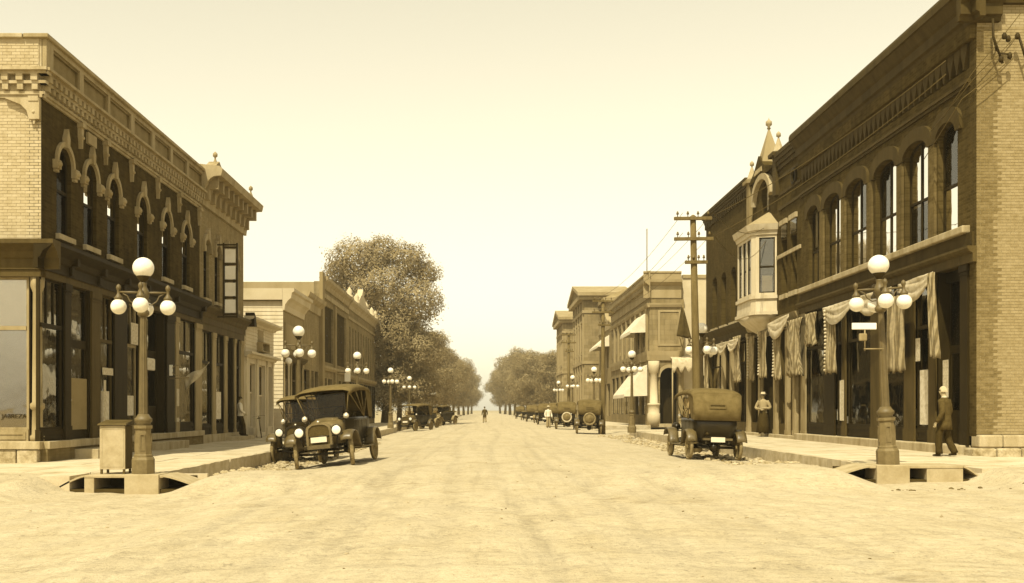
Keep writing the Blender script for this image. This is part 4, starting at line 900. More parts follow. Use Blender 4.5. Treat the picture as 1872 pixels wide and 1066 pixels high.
# oriel
ori = empty('oriel_bay', (XR, 45.7, 7), world=False)
def orpoly(e=0.0): return [(XR+0.05, Yo0-0.15-e), (XR-0.82-e*0.6, Yo0+0.1-e), (XR-0.95-e, Yo0+0.35), (XR-0.95-e, Yo1-0.35), (XR-0.6-e, Yo1+e), (XR+0.05, Yo1+0.15+e)]
def orslab(name, z0, z1, e0, e1, m, par):
    rings = [[(x, y, z0) for x, y in orpoly(e0)], [(x, y, z1) for x, y in orpoly(e1)]]
    return MB().loft(rings, smooth=False).build(name, m, par)
bpy.data.objects.remove(ori)
orb = orslab('oriel_bay', 5.75, 6.42, 0.04, 0.0, M_WHITEW, r2)
orslab('oriel_moulding', 5.62, 5.76, 0.12, 0.12, M_WHITEW, orb); orslab('oriel_moulding', 6.30, 6.44, 0.09, 0.09, M_WHITEW, orb)
pr = orpoly(0); br_ = []
for z, k in ((5.62, 1.0), (5.4, 0.85), (5.15, 0.55), (4.9, 0.2), (4.8, 0.1)):
    br_.append([(XR+0.05+(x-XR-0.05)*k, 45.7+(y-45.7)*(0.4+0.6*k), z) for x, y in pr])
MB().loft(br_, smooth=True).build('oriel_corbel', M_WHITEW, orb)
orslab('oriel_cornice', 9.02, 9.2, 0.06, 0.1, M_WHITEW, orb); orslab('oriel_cornice', 9.2, 9.45, 0.16, 0.24, M_WHITEW, orb)
rf = [[(x, y, 9.45) for x, y in orpoly(0.22)], [(XR+0.05+(x-XR-0.05)*0.12, 45.7+(y-45.7)*0.4, 10.15) for x, y in orpoly(0.0)]]
MB().loft(rf, smooth=False).build('oriel_roof', M_TAN2, orb)
P = orpoly(0)
def orface(p, q, nwin):
    p = Vector((p[0], p[1], 0)); q = Vector((q[0], q[1], 0)); d = (q-p); L = d.length; d.normalize(); n = Vector((d.y, -d.x, 0))
    if n.dot(Vector((-1, -0.2, 0))) < 0: n = -n
    fr = lambda u, v, w: tuple(p+d*u+n*w+Vector((0, 0, v)))
    gp = 0.13; ww = (L-gp*(nwin+1))/nwin; opsn = [(gp+k*(ww+gp), gp+k*(ww+gp)+ww, 6.55, 8.9) for k in range(nwin)]
    wall(MB(fr), 0, L, 6.44, 9.02, 0.12, opsn).build('oriel_wall', M_WHITEW, orb)
    for o in opsn: sash_o(fr, o)
def sash_o(fr, o):
    a, b, c, d = o; t = 0.05; w = MB(fr).ring(outline(a, b, c, d), outline(a+t, b-t, c+t, d-t), -0.1, -0.05).box(a+t, b-t, 7.62, 7.7, -0.095, -0.045).build('oriel_window', M_DARKW, orb)
    # panes are joined into the window so that the tree stays three levels deep
    m2 = MB(fr).box(a+t, b-t, c+t, 7.62, -0.078, -0.072).box(a+t, b-t, 7.7, d-t, -0.078, -0.072).mesh('pane'); me = w.data; me.materials.append(M_GLASS)
    bm = bmesh.new(); bm.from_mesh(me); n0 = len(bm.faces); bm.from_mesh(m2); bm.faces.ensure_lookup_table()
    for f in bm.faces[n0:]: f.material_index = 1
    bm.to_mesh(me); bm.free()
orface(P[0], P[1], 1); orface(P[1], P[2], 1) if False else None
orface(P[2], P[3], 3); orface(P[3], P[4], 1); orface(P[4], P[5], 1)
MB().prism([P[1], P[2], (P[2][0]+0.12, P[2][1]+0.05), (P[1][0]+0.05, P[1][1]+0.1)], 6.44, 9.02).build('oriel_post', M_WHITEW, orb)
MB().prism([(XR-0.02, Yo0+0.2), (XR-0.6, Yo0+0.5), (XR-0.6, Yo1-0.4), (XR-0.02, Yo1-0.2)], 6.45, 9.0).build('oriel_interior', M_INT, orb)
MB().box(XR-0.55, XR-0.1, Yo0+0.16, Yo0+0.18, 6.5, 7.3).build('oriel_curtain', M_SHADE, orb)
# ground floor of the oriel building
MB(FRt).box(48.6, YR2, 5.1, 5.7, 0.0, 0.1).build('sign_band', M_MIDW, r2); cornice(r2, FRt, 48.4, YR2+0.1, sprof(5.0, 5.75, [(0.12, 0), (0.16, 0.5), (0.3, 0.75), (0.36, 1)]), M_RTRIM, 'storefront_cornice'); cornice(r2, FRt, YR1+0.02, 48.4, sprof(5.15, 5.45, [(0.12, 0), (0.2, 0.5), (0.26, 1)]), M_LTW, 'storefront_cornice')
repeats(r2, FRt, 'storefront_bracket', M_STONE, MB().box(-0.35, 0.35, 0, 0.1, 0, 0.05), frange(49.3, 57.4, 1.15), 5.76, 0.1)
lowops = [(RY(1443), RY(1425), 1.0, 4.9), (RY(1420)+0.05, RY(1396), 0.55, 4.9), (RY(1392), RY(1374), 1.0, 4.9), (49.0, 51.4, 1.0, 4.9), (52.0, 53.2, 0.55, 4.9), (53.8, 57.4, 1.0, 4.9)]
wall(MB(FRt), YR1+0.01, YR2, 0.4, 5.4, 0.42, lowops).build('wall', M_MIDW, r2)
for k, o in enumerate(lowops):
    if k in (1, 4): shopdoor(r2, FRt, o[0]+0.1, o[1]-0.1, 0.55, 3.0, 4.88, 0.9)
    else: sash(r2, FRt, *o, 0, 0.2, rail=0.74, mull=k > 2)
for u in (RY(1458), RY(1444)+0.02, RY(1422), RY(1394), RY(1372), 51.7, 53.5, 57.7): pilaster(r2, FRt, u-0.14, u+0.14, 0.4, 5.12, M_LTW, 0.0, 0.16)
MB(FRt).box(YR1+0.05, YR2, 0.3, 0.55, -0.2, 0.24).build('stone_step', M_STONE, r2, bevel=0.02)
shell(r2, 'R', YR1, YR2, 0.5, 12.1, 16, 2.0); MB(FRt).box(YR1+0.05, YR2-0.05, 5.0, 5.3, -16, -0.43).build('floor_slab', M_INT, r2); MB(FRt).box(YR2-0.35, YR2, 0.3, 12.2, -16, -0.43).build('end_wall', M_R2B, r2)

# ------------------------------------------------------------------ bunting on the right storefronts
def drape(label, X, u0, u1, z0, z1, m, folds=5, amp=0.07, gather=0.55, skew=0.0, fringe=False, cat='bunting', name='bunting_drape'):
    """hanging gathered cloth: wide at the rod, drawn in below"""
    nu, nv = 44, 16; vs = []; seed = u0*3.1
    for j in range(nv+1):
        t = j/nv; z = z1+(z0-z1)*t
        wd = 1-(1-gather)*math.sin(math.pi*min(1, t*1.0))*0.9 if gather < 1 else 1
        for i in range(nu+1):
            s_ = i/nu; u = (u0+u1)/2+(s_-0.5)*(u1-u0)*wd+skew*t
            ph = s_*folds*2*math.pi+seed; w = amp*math.sin(ph)*(0.5+0.5*t)+0.04*noise.noise((s_*4+seed, t*3, 0))
            zz = z+0.10*noise.noise((s_*2.3+seed, 5, 1))*t + (0.06*math.sin(ph*0.5) if j == nv else 0)
            vs.append((X-w, u, zz))
    fs = [(j*(nu+1)+i, j*(nu+1)+i+1, (j+1)*(nu+1)+i+1, (j+1)*(nu+1)+i) for j in range(nv) for i in range(nu)]
    o = MB().add(vs, fs, True).build(name, m, solidify=0.006); tag(o, label, cat, 'cloth bunting on the right storefronts')
    if fringe:
        mb = MB()
        for k in range(int((z1-z0)/0.13)):
            z = z1-0.05-k*0.13; t = (z1-z)/(z1-z0); wd = 1-(1-gather)*math.sin(math.pi*t)*0.9
            u = (u0+u1)/2+0.5*(u1-u0)*wd+skew*t; mb.sphere(0.055, (X-0.05, u, z), 6, 4)
        mb.build('fringe', M_CLOTHW, o)
    return o
def swag(label, X, u0, u1, za, zb, n, m, drop=0.35, name='bunting_swag'):
    nu, nv = 24*n, 8; vs = []
    for j in range(nv+1):
        t = j/nv
        for i in range(nu+1):
            s_ = i/nu; u = u0+(u1-u0)*s_; z = za+(zb-za)*s_; ph = (s_*n) % 1.0; sag = math.sin(math.pi*ph)
            zz = z-t*(0.12+drop*sag)+0.015*noise.noise((s_*30, t*5, 2)); w = 0.05+0.10*t*sag+0.04*math.sin(t*16+s_*4)*sag+0.03*math.sin(s_*n*50)*(1-sag)*t
            vs.append((X-w, u, zz))
    fs = [(j*(nu+1)+i, j*(nu+1)+i+1, (j+1)*(nu+1)+i+1, (j+1)*(nu+1)+i) for j in range(nv) for i in range(nu)]
    o = MB().add(vs, fs, True).build(name, m, solidify=0.006); tag(o, label, 'bunting', 'cloth bunting on the right storefronts'); return o
XB = XR-0.28
swag('long white cloth swag above the doorway nearest the corner', XB, RY(1728), RY(1662), 5.28, 5.22, 1, M_CLOTHW, 0.55)
swag('white cloth swag over the shop window behind the lamp post', XB, RY(1650), RY(1520), 5.22, 5.2, 2, M_CLOTHW, 0.6)
drape('narrow striped drape hanging beside the corner doorway', XB-0.1, RY(1733), RY(1719), 2.95, 5.25, M_BUNT, 3, 0.06, 0.8, -0.3)
drape('gathered striped drape hanging just behind the lamp post', XB-0.05, RY(1672), RY(1641), 2.7, 4.9, M_BUNT, 5, 0.08, 0.9)
drape('slim drape with white fringe right of the dark shop pier', XB-0.05, RY(1545), RY(1527), 2.85, 5.1, M_BUNT, 4, 0.06, 0.8, 0, True)
drape('knotted faded drape at the far end of the corner building', XB-0.05, RY(1484), RY(1455), 2.9, 5.1, M_BUNT, 5, 0.09, 0.5)
drape('short faded drape over the last window of the corner building', XB-0.05, RY(1508), RY(1487), 4.0, 5.15, M_BUNT, 4, 0.08, 0.6)
swag('white awning-like swag beside the oriel bay', XB-0.1, RY(1462), RY(1421), 5.35, 5.2, 1, M_CLOTHW, 0.7)
drape('fringed drape left of the knotted faded drape', XB-0.05, RY(1442), RY(1429), 2.8, 5.0, M_BUNT, 4, 0.06, 0.7, 0, True)
drape('fringed pale drape above the person in the doorway', XB-0.05, RY(1415), RY(1402), 2.95, 5.0, M_BUNT, 4, 0.06, 0.8, 0, True)
drape('fringed drape below the far side of the oriel', XB-0.05, RY(1392), RY(1382), 2.9, 4.9, M_BUNT, 4, 0.06, 0.8, 0, True)
drape('knotted drape on the post beyond the oriel', XB-0.05, RY(1368), RY(1353), 2.9, 5.1, M_BUNT, 4, 0.08, 0.5)
swag('row of scalloped pale swags on the far storefront', XB-0.1, RY(1366), RY(1293), 4.95, 4.95, 4, M_CLOTHW, 0.5)
drape('thin twisted streamer on the far dark storefront', XB-0.05, RY(1306), RY(1298), 2.6, 4.7, M_BUNT, 3, 0.05, 0.5)

# ------------------------------------------------------------------ bank and buildings beyond the side street
YK, YK1 = 78.2, 101.6
bk_ = empty('stone_bank_building', (XR+3, 85, 0), world=True); tag(bk_, 'pale stone corner bank with arched doorway and white awnings', 'building')
SK = FS(YK); XK = 14.75
wall(MB(SK), XR+0.02, XK, 0.4, 10.0, 0.5, [(13.15, 14.55, 0.45, 4.75, 0.7)]).build('front_wall', M_ASHX, bk_)
uw = [(y-0.75, y+0.75, 6.5, 9.0) for y in (80.6, 83.4, 86.2, 89.0, 91.8, 94.6, 97.4, 100.0)]; lw = [(y-1.0, y+1.0, 1.2, 4.6) for y in (81.2, 84.4, 87.6, 90.8, 94.0, 97.2, 100.1)]
wall(MB(FRt), YK+0.012, YK1, 0.4, 5.4, 0.5, lw).build('wall', M_ASH, bk_); wall(MB(FRt), YK+0.012, YK1, 5.4, 10.0, 0.5, uw).build('wall', M_ASH, bk_)
for o in uw+lw: sash(bk_, FRt, *o, 0, 0.1, rail=0.6)
for y in [79.2]+[(p[1]+q[0])/2 for p, q in zip(uw, uw[1:])]: MB(FRt).box(y-0.3, y+0.3, 6.0, 9.3, 0.0, 0.14).build('pilaster', M_TAN2, bk_)
repeats(bk_, FRt, 'dentil', M_TAN2, MB().box(-0.14, 0.14, 0, 0.3, 0.06, 0.3), frange(YK+0.3, YK1-0.3, 0.6), 10.72, 0.0)
BP = sprof(10.0, 12.0, [(0.06, 0), (0.06, 0.45), (0.2, 0.5), (0.42, 0.58), (0.45, 0.68), (0.1, 0.7), (0.1, 0.93), (0.16, 0.94), (0.16, 1.0)])
cornice(bk_, FRt, YK-0.443, YK1, BP, M_TAN2); cornice(bk_, SK, XR-0.452, XK, [(w, z+0.004) for w, z in BP], M_TAN2)
for (z0, z1) in ((9.3, 9.6), (5.3, 6.0)):
    cornice(bk_, FRt, YK-0.193, YK1, sprof(z0, z1, [(0.12, 0), (0.2, 0.6), (0.22, 1)]), M_TAN2, 'string_course'); cornice(bk_, SK, XR-0.2, XK, [(w, z+0.004) for w, z in sprof(z0, z1, [(0.12, 0), (0.2, 0.6), (0.22, 1)])], M_TAN2, 'string_course')
MB(SK).ring(outline(13.0, 14.7, 6.4, 9.1), outline(13.15, 14.55, 6.55, 8.95), 0.0, 0.06).build('wall_panel', M_TAN2, bk_)
mb = MB(SK); ou = arcpts(12.95, 14.72, 5.0, 0.95, 14); inn = arcpts(13.15, 14.55, 4.76, 0.71, 14)
for i in range(14): mb.prism([ou[i], ou[i+1], inn[i+1], inn[i]], 0.0, 0.12)
mb.build('door_arch', M_TAN2, bk_)
MB().lathe([(0.48, 0), (0.48, 0.9), (0.42, 0.95), (0.42, 1.5), (0.48, 1.55), (0.48, 1.65), (0.30, 1.7), (0.25, 3.9), (0.34, 4.0), (0.42, 4.4), (0.42, 4.85)], 14, (XR+0.30, YK-0.2, 0.4)).build('column', M_CREAM, bk_)
MB(SK).box(13.2, 14.5, 0.45, 3.2, -1.4, -1.3).build('door', M_DARKW, bk_); MB(SK).box(XR-0.1, XK, 0.3, 0.55, 0.0, 0.5).build('step', M_STONE, bk_)
MB(FRt).box(YK+1.5, YK1-0.02, 0.4, 9.8, -2.4, -1.0).build('interior_wall', M_INT, bk_); MB().box(XR+0.5, XK+0.2, YK+0.5, YK1, 9.9, 11.2).build('roof', M_TAN, bk_); MB().box(XK-0.1, XK+0.2, YK+0.02, YK1, 0.4, 9.9).build('end_wall', M_TAN, bk_)
def awning(parent, u0, u1, ztop, zbot, out, m=M_CANVAS):
    n = max(4, int((u1-u0)/0.4)); mb = MB(FRt); mb.add([(u0, ztop, 0.05), (u1, ztop, 0.05), (u1, zbot, out), (u0, zbot, out)], [(0, 1, 2, 3)])
    vs = [(u0+(u1-u0)*i/(n*4), zbot, out) for i in range(n*4+1)] + [(u0+(u1-u0)*i/(n*4), zbot-0.18-0.1*abs(math.sin(math.pi*i/4)), out+0.01) for i in range(n*4+1)]
    k = n*4+1; mb.add(vs, [(i, i+1, k+i+1, k+i) for i in range(k-1)])
    for u in (u0, u1): mb.add([(u, ztop, 0.05), (u, zbot, out), (u, zbot-0.15, out), (u, zbot-0.1, 0.05)], [(0, 1, 2, 3)])
    return mb.build('awning', m, parent, solidify=0.02)
awning(bk_, 79.2, 84.9, 9.0, 7.6, 1.3); awning(bk_, 78.9, 85.6, 5.0, 2.75, 1.8)
pb = empty('pale_plaster_building', (20, 84, 0), world=True); tag(pb, 'plain pale plastered building on the side street right of the bank', 'building')
wall(MB(FS(79.0)), XK+0.25, 30, 0.3, 11.6, 0.4, [(17.6, 18.6, 6.8, 9.0), (20.0, 21.0, 6.8, 9.0), (16.0, 17.4, 0.6, 4.2)]).build('wall', M_CREAM, pb)
for o in ((17.6, 18.6, 6.8, 9.0), (20.0, 21.0, 6.8, 9.0), (16.0, 17.4, 0.6, 4.2)): sash(pb, FS(79.0), *o, 0, 0.25)
MB().box(XK+0.25, 30, 80.5, 95, 0.3, 11.2).build('body', M_INT, pb); MB(FS(79.0)).box(XK+0.25, 30, 11.6, 11.85, -0.4, 0.1).build('coping', M_TAN2, pb)
sk = empty('side_canopy', (15.2, 77, 4), world=True); tag(sk, 'white scalloped canopy over the side street door by the bank', 'canopy')
fS = FS(78.95); mb = MB(fS); vs = []
x0c, x1c = 13.9, 15.6
for j in range(7):
    t = j/6
    for i in range(25): s_ = i/24; vs.append((x0c+(x1c-x0c)*s_, 5.75-0.75*t-(0.5+0.25*math.sin(s_*math.pi*6))*max(0, t-0.5)*2*0.9, 0.1+1.5*min(1, t*2)))
mb.add(vs, [(j*25+i, j*25+i+1, (j+1)*25+i+1, (j+1)*25+i) for j in range(6) for i in range(24)], True); mb.build('canvas', M_CLOTHW, sk, solidify=0.02)
for x in (x0c+0.05, x1c-0.05): MB().tube([(x, 77.4, 0.1), (x, 77.4, 4.6)], 0.05).build('post', M_LTW, sk)
fl = empty('hanging_dark_flag', (15.2, 78, 8), world=True); tag(fl, 'dark triangular flag hanging from a slanted pole by the side street', 'flag')
MB().tube([(14.95, 78.6, 6.2), (14.35, 76.8, 6.95)], 0.03).build('flagpole', M_POLE, fl)
vs = []; n = 10
for j in range(n+1):
    t = j/n
    for i in range(9): s_ = i/8; wd = 0.15+0.85*t; vs.append((14.72+(s_-0.5)*1.1*wd-0.12*(1-t), 76.9+0.08*math.sin(s_*9+t*2), 9.15-2.1*t-0.25*s_*t))
MB().add(vs, [(j*9+i, j*9+i+1, (j+1)*9+i+1, (j+1)*9+i) for j in range(n) for i in range(8)], True).build('cloth', M_CLOTHD, fl, solidify=0.01)
MB().tube([(14.62, 76.9, 6.8), (14.68, 76.9, 9.3)], 0.03).build('flag_staff', M_POLE, fl)

r4 = empty('curved_gable_shop', (XR+5, 108, 0), world=True); tag(r4, 'tan shop with curved gable between the bank and the courthouse', 'building')
o4 = [(103.0, 105.5, 1.0, 4.2), (106.2, 107.6, 0.5, 4.2), (108.4, 111.5, 1.0, 4.2), (104.0, 105.4, 5.8, 8.2), (107.0, 108.4, 5.8, 8.2), (110.0, 111.4, 5.8, 8.2)]
wall(MB(FRt), YK1+0.02, 113, 0.4, 5.0, 0.4, o4[:3]).build('wall', M_TAN, r4); wall(MB(FRt), YK1+0.02, 113, 5.0, 9.6, 0.4, o4[3:]).build('wall', M_TAN, r4)
for o in o4: sash(r4, FRt, *o, 0, 0.2)
MB(FRt).prism([(YK1+0.05, 9.6), (113, 9.6), (112, 10.4), (110, 10.6), (107.3, 11.6), (104.6, 10.6), (102.6, 10.4)], -0.4, 0.1).build('curved_gable', M_TAN2, r4); MB(FRt).box(YK1+0.05, 113, 0.4, 9.6, -9, -1.2).build('body', M_TAN, r4)
awning(r4, 103, 111, 9.0, 8.0, 1.2)

# courthouse with two pedimented pavilions
ct = empty('courthouse', (22, 145, 0), world=True); tag(ct, 'tall tan courthouse with two pedimented pavilions beyond the bank', 'building')
CX = 14.3
def Cf(u, v, w): return (CX-w, u, v)
cw = [(y-0.7, y+0.7, z, z+3.4, 0.3) for y in (144, 147.5, 151, 154.5) for z in (2.2, 8.6)]
wall(MB(Cf), 121, 175, 0.4, 14.2, 0.6, cw).build('wall', M_TAN2, ct)
for o in cw: sash(ct, Cf, *o[:4], 0.3, 0.3)
MB().box(CX+0.6, 34, 121, 175, 0.4, 14.2).build('body', M_TAN2, ct)
MB().loft([[(CX-0.5, 120.5, 14.6), (34.5, 120.5, 14.6), (34.5, 175.5, 14.6), (CX-0.5, 175.5, 14.6)], [(20, 127, 17.6), (29, 127, 17.6), (29, 169, 17.6), (20, 169, 17.6)]], smooth=False).build('roof', M_TAN, ct)
MB().box(CX-0.6, 34.6, 120.4, 175.6, 14.2, 14.62).build('cornice', M_TAN2, ct)
for (a, b, zt) in ((126.7, 141, 15.0), (160, 173, 15.0)):
    X0 = 12.05; Pf = lambda u, v, w: (X0-w, u, v)
    pw = [(y-0.75, y+0.75, z, z+3.6, 0.4) for y in frange(a+2.2, b-2.2, 3.2) for z in (2.2, 8.6)]
    wall(MB(Pf), a, b, 0.4, zt, 0.5, pw).build('pavilion_wall', M_ASH, ct)
    for zz in (1.6, 7.2, 13.4): MB(Pf).box(a-0.1, b+0.1, zz, zz+0.35, -2.0, 0.22).build('string_course', M_TAN2, ct)
    for o in pw:
        w = sash(ct, Pf, *o[:4], 0.4, 0.1); MB(Pf).box(o[0]-0.25, o[1]+0.25, o[3]+0.05, o[3]+0.35, 0.0, 0.16).build('window_head', M_TAN2, w); MB(Pf).box(o[0]-0.2, o[1]+0.2, o[2]-0.25, o[2]-0.01, 0.0, 0.14).build('sill', M_TAN2, w)
    MB().box(X0+0.5, CX+0.2, a+0.01, b-0.01, 0.4, zt).build('pavilion_body', M_ASHX, ct)
    MB(Pf).box(a-0.6, b+0.6, zt, zt+0.5, -3.0, 0.7).build('pavilion_cornice', M_TAN2, ct)
    MB(Pf).prism([(a-0.7, zt+0.5), (b+0.7, zt+0.5), ((a+b)/2, zt+2.1)], -6, 0.5).build('pediment', M_MIDB, ct)
    mb = MB(Pf); mb.prism([(a-0.9, zt+0.45), ((a+b)/2, zt+2.1), ((a+b)/2, zt+2.5), (a-0.9, zt+0.85)], -6, 0.85); mb.prism([(b+0.9, zt+0.45), ((a+b)/2, zt+2.1), ((a+b)/2, zt+2.5), (b+0.9, zt+0.85)], -6, 0.85); mb.build('pediment_roof', M_TAN2, ct)
    for u in frange(a+0.5, b-0.5, (b-a-1)/4): MB(Pf).box(u-0.3, u+0.3, 0.4, zt, 0.0, 0.18).build('pavilion_pilaster', M_TAN2, ct)
MB().tube([(20, 128.5, 17), (20, 128.5, 24)], 0.06).build('flagpole', M_WIRE, ct)
# far white house on the right, far low buildings
fh = empty('far_white_house', (14, 215, 0), world=True); tag(fh, 'small white gabled house among the far right trees', 'house')
MB().box(12.5, 19, 212, 224, 0.2, 5.5).build('wall', M_WHITEW, fh); fF = FS(212)
MB(lambda u, v, w: (u, w, v)).prism([(12.1, 5.4), (19.4, 5.4), (15.75, 8.6)], 211.6, 224.4).build('roof', M_ROOF, fh)
for x in (13.5, 16.8): sash(fh, FS(211.85), x, x+1.1, 1.5, 3.9, 0, 0.0)
# ------------------------------------------------------------------ five-globe street lamps
def make_lamp():
    r = empty('street_lamp')
    MB().lathe([(0.225, -0.02), (0.225, 0.27), (0.2, 0.32)], 8, smooth=False).build('base_block', M_IRON2, r, bevel=0.01).rotation_euler.z = R(22.5)
    p = MB().lathe([(0.185, 0.32), (0.185, 0.36), (0.168, 0.38), (0.15, 0.86), (0.18, 0.88), (0.18, 0.94)], 8, smooth=False).build('pedestal', M_IRON2, r); p.rotation_euler.z = R(22.5)
    for a in (0, 90, 180, 270):
        mb = MB(); mb.ring(outline(-0.045, 0.045, 0.45, 0.78), outline(-0.03, 0.03, 0.475, 0.755), -0.004, 0.008)
        o = link('panel_frame', mb.mesh('panel_frame'), M_IRON2, p); o.rotation_euler = (R(90), 0, R(a-22.5)); o.location = (math.sin(R(a-22.5))*0.155, -math.cos(R(a-22.5))*0.155, 0.0)
    MB().lathe([(0.155, 0.94), (0.135, 0.98), (0.17, 1.02), (0.17, 1.07), (0.135, 1.1), (0.1, 1.16)], 16).build('moulding', M_IRON, r)
    mb = MB(); n = 20; prof = [(0.088, 1.12), (0.084, 1.6), (0.072, 2.4), (0.06, 3.08)]
    vs = [((q*(1-0.10*(k % 2)))*math.cos(2*math.pi*k/n), (q*(1-0.10*(k % 2)))*math.sin(2*math.pi*k/n), h) for q, h in prof for k in range(n)]
    mb.add(vs, [(i*n+k, i*n+(k+1) % n, (i+1)*n+(k+1) % n, (i+1)*n+k) for i in range(3) for k in range(n)]); mb.build('shaft', M_IRON, r)
    MB().lathe([(0.08, 3.06), (0.115, 3.1), (0.115, 3.15), (0.075, 3.2), (0.07, 3.38), (0.11, 3.44), (0.12, 3.52), (0.09, 3.58), (0.06, 3.66), (0.07, 3.7), (0.07, 3.72)], 16).build('collar', M_IRON, r)
    MB().lathe([(0.05, 3.72), (0.07, 3.75), (0.13, 3.83), (0.13, 3.855), (0.09, 3.87)], 16).build('globe_holder', M_BLACK, r)
    MB().sphere(0.205, (0, 0, 4.01), 28, 18).build('globe', M_GLOBE, r)
    for k in range(4):
        a = R(90*k); c, s_ = math.cos(a), math.sin(a)
        mb = MB(); mb.tube([(0, 0, 3.52), (c*0.2, s_*0.2, 3.53), (c*0.46, s_*0.46, 3.53)], 0.022, 8)
        mb.tube([(c*0.08, s_*0.08, 3.30), (c*0.16, s_*0.16, 3.29), (c*0.25, s_*0.25, 3.36), (c*0.30, s_*0.30, 3.46), (c*0.38, s_*0.38, 3.5)], 0.014, 6)
        arm = mb.build('arm', M_IRON, r)
        MB().lathe([(0.02, 3.36), (0.075, 3.38), (0.085, 3.42), (0.05, 3.46), (0.03, 3.5), (0.03, 3.56), (0.045, 3.59), (0.05, 3.62), (0.035, 3.66), (0.0001, 3.69)], 12, (c*0.46, s_*0.46, 0)).build('fitter', M_IRON, arm)
        MB().sphere(0.15, (c*0.46, s_*0.46, 3.245), 24, 16).build('globe', M_GLOBE, r)
    return r
lamp0 = make_lamp()
lamps = [(-6.67, 20.28, 0.325, 12, 0, 'five-globe street lamp on the left corner beside the refuse box'),
         (-6.55, 36.5, ZL, 15, 0, 'five-globe street lamp on the left just above the parked touring car'),
         (-6.5, 52.8, ZL, 10, 0, 'third five-globe street lamp along the left sidewalk'),
         (-6.6, 72.5, ZL, 20, 0, 'fourth five-globe street lamp along the left sidewalk, before dark foliage'),
         (-6.6, 90.5, ZL, 5, 0, 'fifth five-globe street lamp along the left sidewalk, before dark foliage'),
         (-6.6, 108, ZL, 15, 0, 'sixth five-globe street lamp along the left sidewalk'),
         (-6.6, 127, ZL, 8, 0, 'farthest five-globe street lamp on the left sidewalk'),
         (8.1, 20.9, 0.475, -8, -2.6, 'leaning five-globe street lamp on the right corner drain'),
         (7.62, 36.6, ZR, 12, 0, 'five-globe street lamp behind the near utility pole on the right'),
         (7.55, 53.5, ZR, 10, 0, 'five-globe street lamp before the bank awnings'),
         (7.7, 73.5, ZR, 15, 0, 'five-globe street lamp just above the parked cars beyond the pole'),
         (7.7, 91.5, ZR, 5, 0, 'five-globe street lamp in front of the courthouse'),
         (7.7, 109, ZR, 15, 0, 'farthest five-globe street lamp on the right sidewalk')]
for k, (x, y, z, rz, tilt, lb) in enumerate(lamps):
    o = lamp0 if k == 0 else copy_tree(lamp0)
    o.location = (x, y, z); o.rotation_euler = (0, R(tilt), R(rz)); tag(o, lb, 'street lamp', 'five-globe street lamps along the kerbs')
# street sign clamped to the right lamp
ss = empty('street_sign', (7.85, 20.9, 2.7), world=True); tag(ss, 'small blank white sign on a bracket beside the leaning lamp', 'sign')
mb = MB(); mb.tube([(8.0, 20.86, 2.79), (7.6, 20.86, 2.79)], 0.014); mb.tube([(7.62, 20.86, 2.75), (7.62, 20.86, 3.18)], 0.014); mb.build('bracket', M_LTW, ss)
MB().box(7.36, 7.85, 20.84, 20.88, 3.18, 3.31).build('board', M_SHADE, ss, bevel=0.01); MB().box(7.5, 7.66, 20.83, 20.89, 2.95, 3.1).build('clamp', M_LTW, ss, bevel=0.02)
# refuse box
rb = empty('refuse_box', (-7.3, 20.55, ZL)); tag(rb, 'tall grey sheet-metal refuse box with slanted lid beside the left lamp', 'refuse box')
MB().box(-0.25, 0.25, -0.2, 0.2, 0.09, 0.95).build('body', M_BOXG, rb, bevel=0.008); MB().box(0.251, 0.262, -0.19, 0.19, 0.1, 0.94).build('shaded_face', M_BOXD, rb)  # dark sheet on the right face: its shade put into the colour
mb = MB(lambda u, v, w: (u, w, v)); MB().add([(-0.29, -0.25, 0.955), (0.29, -0.25, 0.955), (0.29, 0.25, 0.955), (-0.29, 0.25, 0.955), (-0.27, -0.22, 0.99), (0.27, -0.22, 0.99), (0.27, 0.22, 1.06), (-0.27, 0.22, 1.06)], [(0,3,2,1),(4,5,6,7),(0,1,5,4),(1,2,6,5),(2,3,7,6),(3,0,4,7)]).build('lid', M_MIDW, rb, bevel=0.006)
for x in (-0.22, 0.22):
    for y in (-0.17, 0.17): MB().box(x-0.02, x+0.02, y-0.02, y+0.02, 0, 0.1).build('leg', M_BOXD, rb)
MB().ring(outline(-0.22, 0.22, 0.14, 0.9), outline(-0.2, 0.2, 0.16, 0.88), 0, 0.006).build('front_frame', M_BOXG, rb)
for o in rb.children:
    if o.name.startswith('front_frame'): o.rotation_euler = (R(90), 0, 0); o.location = (0, -0.2, 0)
# post lamp with single globe, box sign, pennant bracket
pl = empty('globe_post', (-9.3, 49.2, ZL)); tag(pl, 'slim white post with a single small globe before the pale shop', 'post')
MB().lathe([(0.09, 0), (0.09, 0.2), (0.05, 0.3), (0.045, 3.35), (0.07, 3.4), (0.07, 3.44)], 10).build('post', M_WHITEW, pl); MB().sphere(0.16, (0, 0, 3.58), 16, 10).build('globe', M_GLOBE, pl)
bs_ = empty('box_sign', (-9.8, 74, 3.6)); tag(bs_, 'small white box sign hung before the panelled brick block', 'sign'); MB().box(-0.2, 0.2, -0.08, 0.08, 0, 0.6).build('panel', M_SHADE, bs_, bevel=0.02); MB().tube([(-0.9, 0, 0.66), (0.15, 0, 0.66)], 0.02).build('bracket', M_BLACK, bs_)
pn = empty('pennant', (XL, 35.0, 2.8), world=True); tag(pn, 'white pennant fluttering from a ringed bracket on the left storefront', 'pennant')
mb = MB(); yy = 34.9; mb.tube([(XL+0.1, yy, 2.62), (XL+0.75, yy, 2.66)], 0.018); mb.tube([(XL+0.35+0.17*math.cos(a), yy, 2.9+0.17*math.sin(a)) for a in [2*math.pi*k/18 for k in range(19)]], 0.014, 6); mb.build('bracket', M_LTW, pn)
